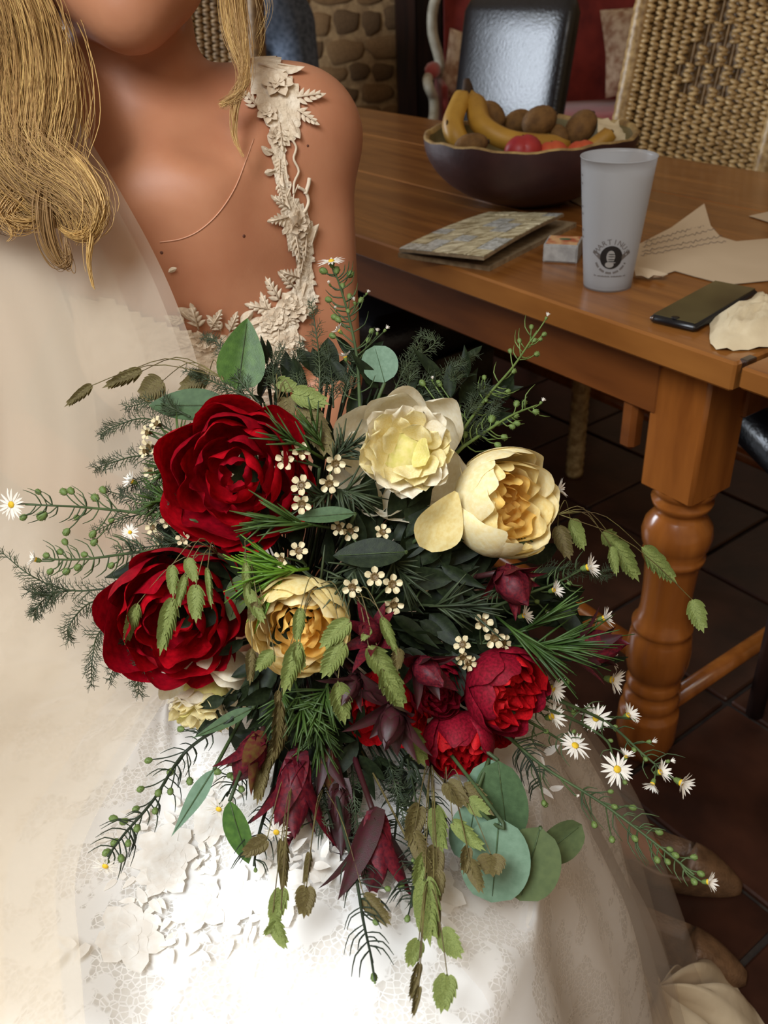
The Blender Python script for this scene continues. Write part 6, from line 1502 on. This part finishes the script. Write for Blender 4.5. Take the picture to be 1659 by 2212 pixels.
# oat-grass spikelets
def spikelet_mesh(m, seed, n=9):
    r = random.Random(seed); mb = MB()
    for i in range(n):
        t = i/n
        for s_ in (-1, 1):
            l = .34*(1-.25*t); v, f = leaf_vf(l, .17, 'bract', .02, .35, 3, 6); w = .10*math.sin(math.pi*min(1, .15+t))
            mb.add(v, f, 0, Matrix.Translation((.02+.72*t, s_*w*.5, .012*(i % 2)*s_)) @ Matrix.Rotation(s_*r.uniform(.42, .62)*(1-.35*t), 4, 'Z') @ Matrix.Rotation(s_*.25, 4, 'X'))
    v, f = leaf_vf(.3, .1, 'lance', 0, .3, 3, 5); mb.add(v, f, 0, Matrix.Translation((.72, 0, .01)))
    mb.add(*tube([(0, 0, 0), (.8, 0, 0)], [.02, .008], 5))
    return mb.mesh('spikelet', m)
SPK = [spikelet_mesh(M_oat, 1), spikelet_mesh(M_oatd, 2), spikelet_mesh(M_oat, 3, 7)]
def oats(label, root, items, off=-.012, m=0):
    """items: (x0,y0,x1,y1,width px, [mesh], [offset])  from attachment to tip"""
    t = T('oat_grass', label, 'grass', B(items[0][0], items[0][1], off), 'oat-grass stems in the bouquet'); mb = MB()
    R0 = B(root[0], root[1], .0)
    for it in items:
        x0, y0, x1, y1, w = it[:5]; k = it[5] if len(it) > 5 else m; o = off+(it[6] if len(it) > 6 else 0)
        a = B(x0, y0, o); b = B(x1, y1, o); L = np.linalg.norm(b-a); d = b-a
        roll = rnd.uniform(-.25, .25); ws = w*pxm(x0, y0, o)/.31
        P(t, 'spikelet', SPK[k], frame(a, d, -fw+rt*roll+up*roll*.5, (L, ws, L)))
        mid = (R0+a)/2+up*.012-fw*.004
        mb.add(*tube(spline([R0, mid, a-nrm(d)*.004*0, a+d*.05], 12), .00035, 4))
    mb.add(*tube(stem_path(R0, n=8), .0008, 5)); P(t, 'stem', mb.mesh('stem', M_oatd))
oats('thin oat grass arching left over the veil above the upper red peony', (480, 815), [(200, 832, 140, 879, 18, 1, .014), (308, 801, 222, 838, 24, 1, .014), (268, 806, 258, 818, 14, 1, .014), (352, 822, 300, 862, 44, 1, .02), (450, 812, 385, 842, 34, 1, .02)], .0, 1)
oats('light green oat spikelet above the wax flowers and red peony', (600, 870), [(632, 848, 712, 874, 36, 0), (598, 825, 645, 838, 26, 0, .012), (620, 858, 625, 910, 30, 1, .008), (655, 880, 720, 990, 44, 1, .010)], -.006)
oats('oat grass hanging over the lower red peony, three tiers of spikelets', (470, 1195), [(298, 1303, 270, 1392, 24), (372, 1220, 374, 1290, 22), (404, 1206, 424, 1260, 22), (402, 1240, 382, 1318, 18), (424, 1262, 424, 1346, 32), (375, 1290, 346, 1415, 34), (449, 1225, 458, 1315, 13)], -.034)
oats('oat grass between the crimson peony and the yellow-centred rose', (530, 1195), [(532, 1215, 535, 1300, 17), (530, 1272, 572, 1348, 24), (556, 1300, 540, 1345, 22, 1), (592, 1405, 550, 1450, 28), (545, 1400, 540, 1480, 20, 1)], -.022)
oats('oat grass falling across the yellow-centred rose', (690, 1262), [(650, 1312, 640, 1390, 22), (648, 1385, 612, 1500, 36), (755, 1338, 690, 1400, 36), (742, 1385, 695, 1465, 38), (602, 1490, 600, 1540, 14, 1), (604, 1510, 595, 1640, 22, 1), (640, 1395, 655, 1450, 22)], -.026)
oats('oat grass in front of the dark bracts in the middle, bright green', (760, 1285), [(796, 1395, 862, 1485, 40), (826, 1440, 872, 1535, 42), (824, 1332, 858, 1415, 20), (800, 1357, 780, 1385, 15), (730, 1472, 745, 1565, 38), (877, 1568, 918, 1655, 38), (860, 1400, 858, 1450, 22, 1)], -.030)
oats('oat grass arching to the far right across the table leg', (1205, 1110), [(1232, 1122, 1262, 1190, 30, 0, .012), (1205, 1135, 1232, 1210, 30, 1, .012), (1300, 1150, 1340, 1180, 30, 0), (1325, 1165, 1380, 1256, 34), (1320, 1180, 1332, 1245, 18, 0), (1386, 1182, 1462, 1262, 34), (1495, 1295, 1520, 1367, 32)], .0)
oats('oat grass hanging at the lower left with long slim spikelets', (640, 1640), [(570, 1640, 555, 1740, 26, 1), (620, 1560, 565, 1680, 26, 1), (577, 1812, 520, 1848, 30, 1), (612, 1815, 614, 1930, 20, 1), (608, 1920, 590, 2005, 32, 0), (588, 1985, 622, 2050, 30, 0), (605, 1990, 566, 2020, 16, 0)], -.004, 1)
oats('oat grass with a single broad bronze spikelet over the white skirt', (700, 1700), [(670, 1842, 658, 1915, 13, 1), (662, 1915, 656, 1985, 34, 1), (786, 1935, 846, 1998, 32, 1, .004)], -.004, 1)
oats('dense hanging oat grass cluster right of the lowest burgundy flower', (930, 1650), [(905, 1740, 880, 1830, 34, 1), (940, 1745, 958, 1850, 34, 0), (895, 1800, 930, 1890, 34, 1), (940, 1830, 935, 1920, 34, 1), (915, 1845, 895, 1925, 26, 0), (918, 1900, 930, 2045, 46, 0), (945, 1880, 940, 1960, 28, 1), (938, 1940, 942, 2030, 20, 1)], -.004, 1)
oats('lowest oat grass spikelets hanging at the bottom centre of the picture', (925, 1900), [(905, 2030, 880, 2090, 30, 0), (905, 2080, 884, 2165, 16, 1), (905, 2130, 890, 2200, 13, 1), (952, 2010, 998, 2072, 36, 0), (966, 2105, 952, 2190, 40, 0)], -.002, 0)
oats('bronze-green oat grass over the round eucalyptus leaves', (960, 1690), [(965, 1690, 1010, 1745, 34, 1), (1000, 1700, 1068, 1762, 38, 1), (1010, 1730, 1060, 1760, 30, 0), (978, 1775, 1050, 1838, 28, 0), (1060, 1845, 1065, 1895, 46, 1), (1010, 1830, 1000, 1890, 22, 1), (1015, 1860, 1045, 1930, 28, 1)], -.016, 1)
# ribbon binding around the stems in the hands
d_ = nrm(TAIL-HUB)
S('stem_bundle_ribbon', one('stem_bundle_ribbon', tube([HUB-d_*.03, HUB-d_*.005, HUB+d_*.03], [.020, .018, .018], 18), M_satin), 'ivory ribbon binding the bouquet stems, hidden behind the flowers', 'ribbon')
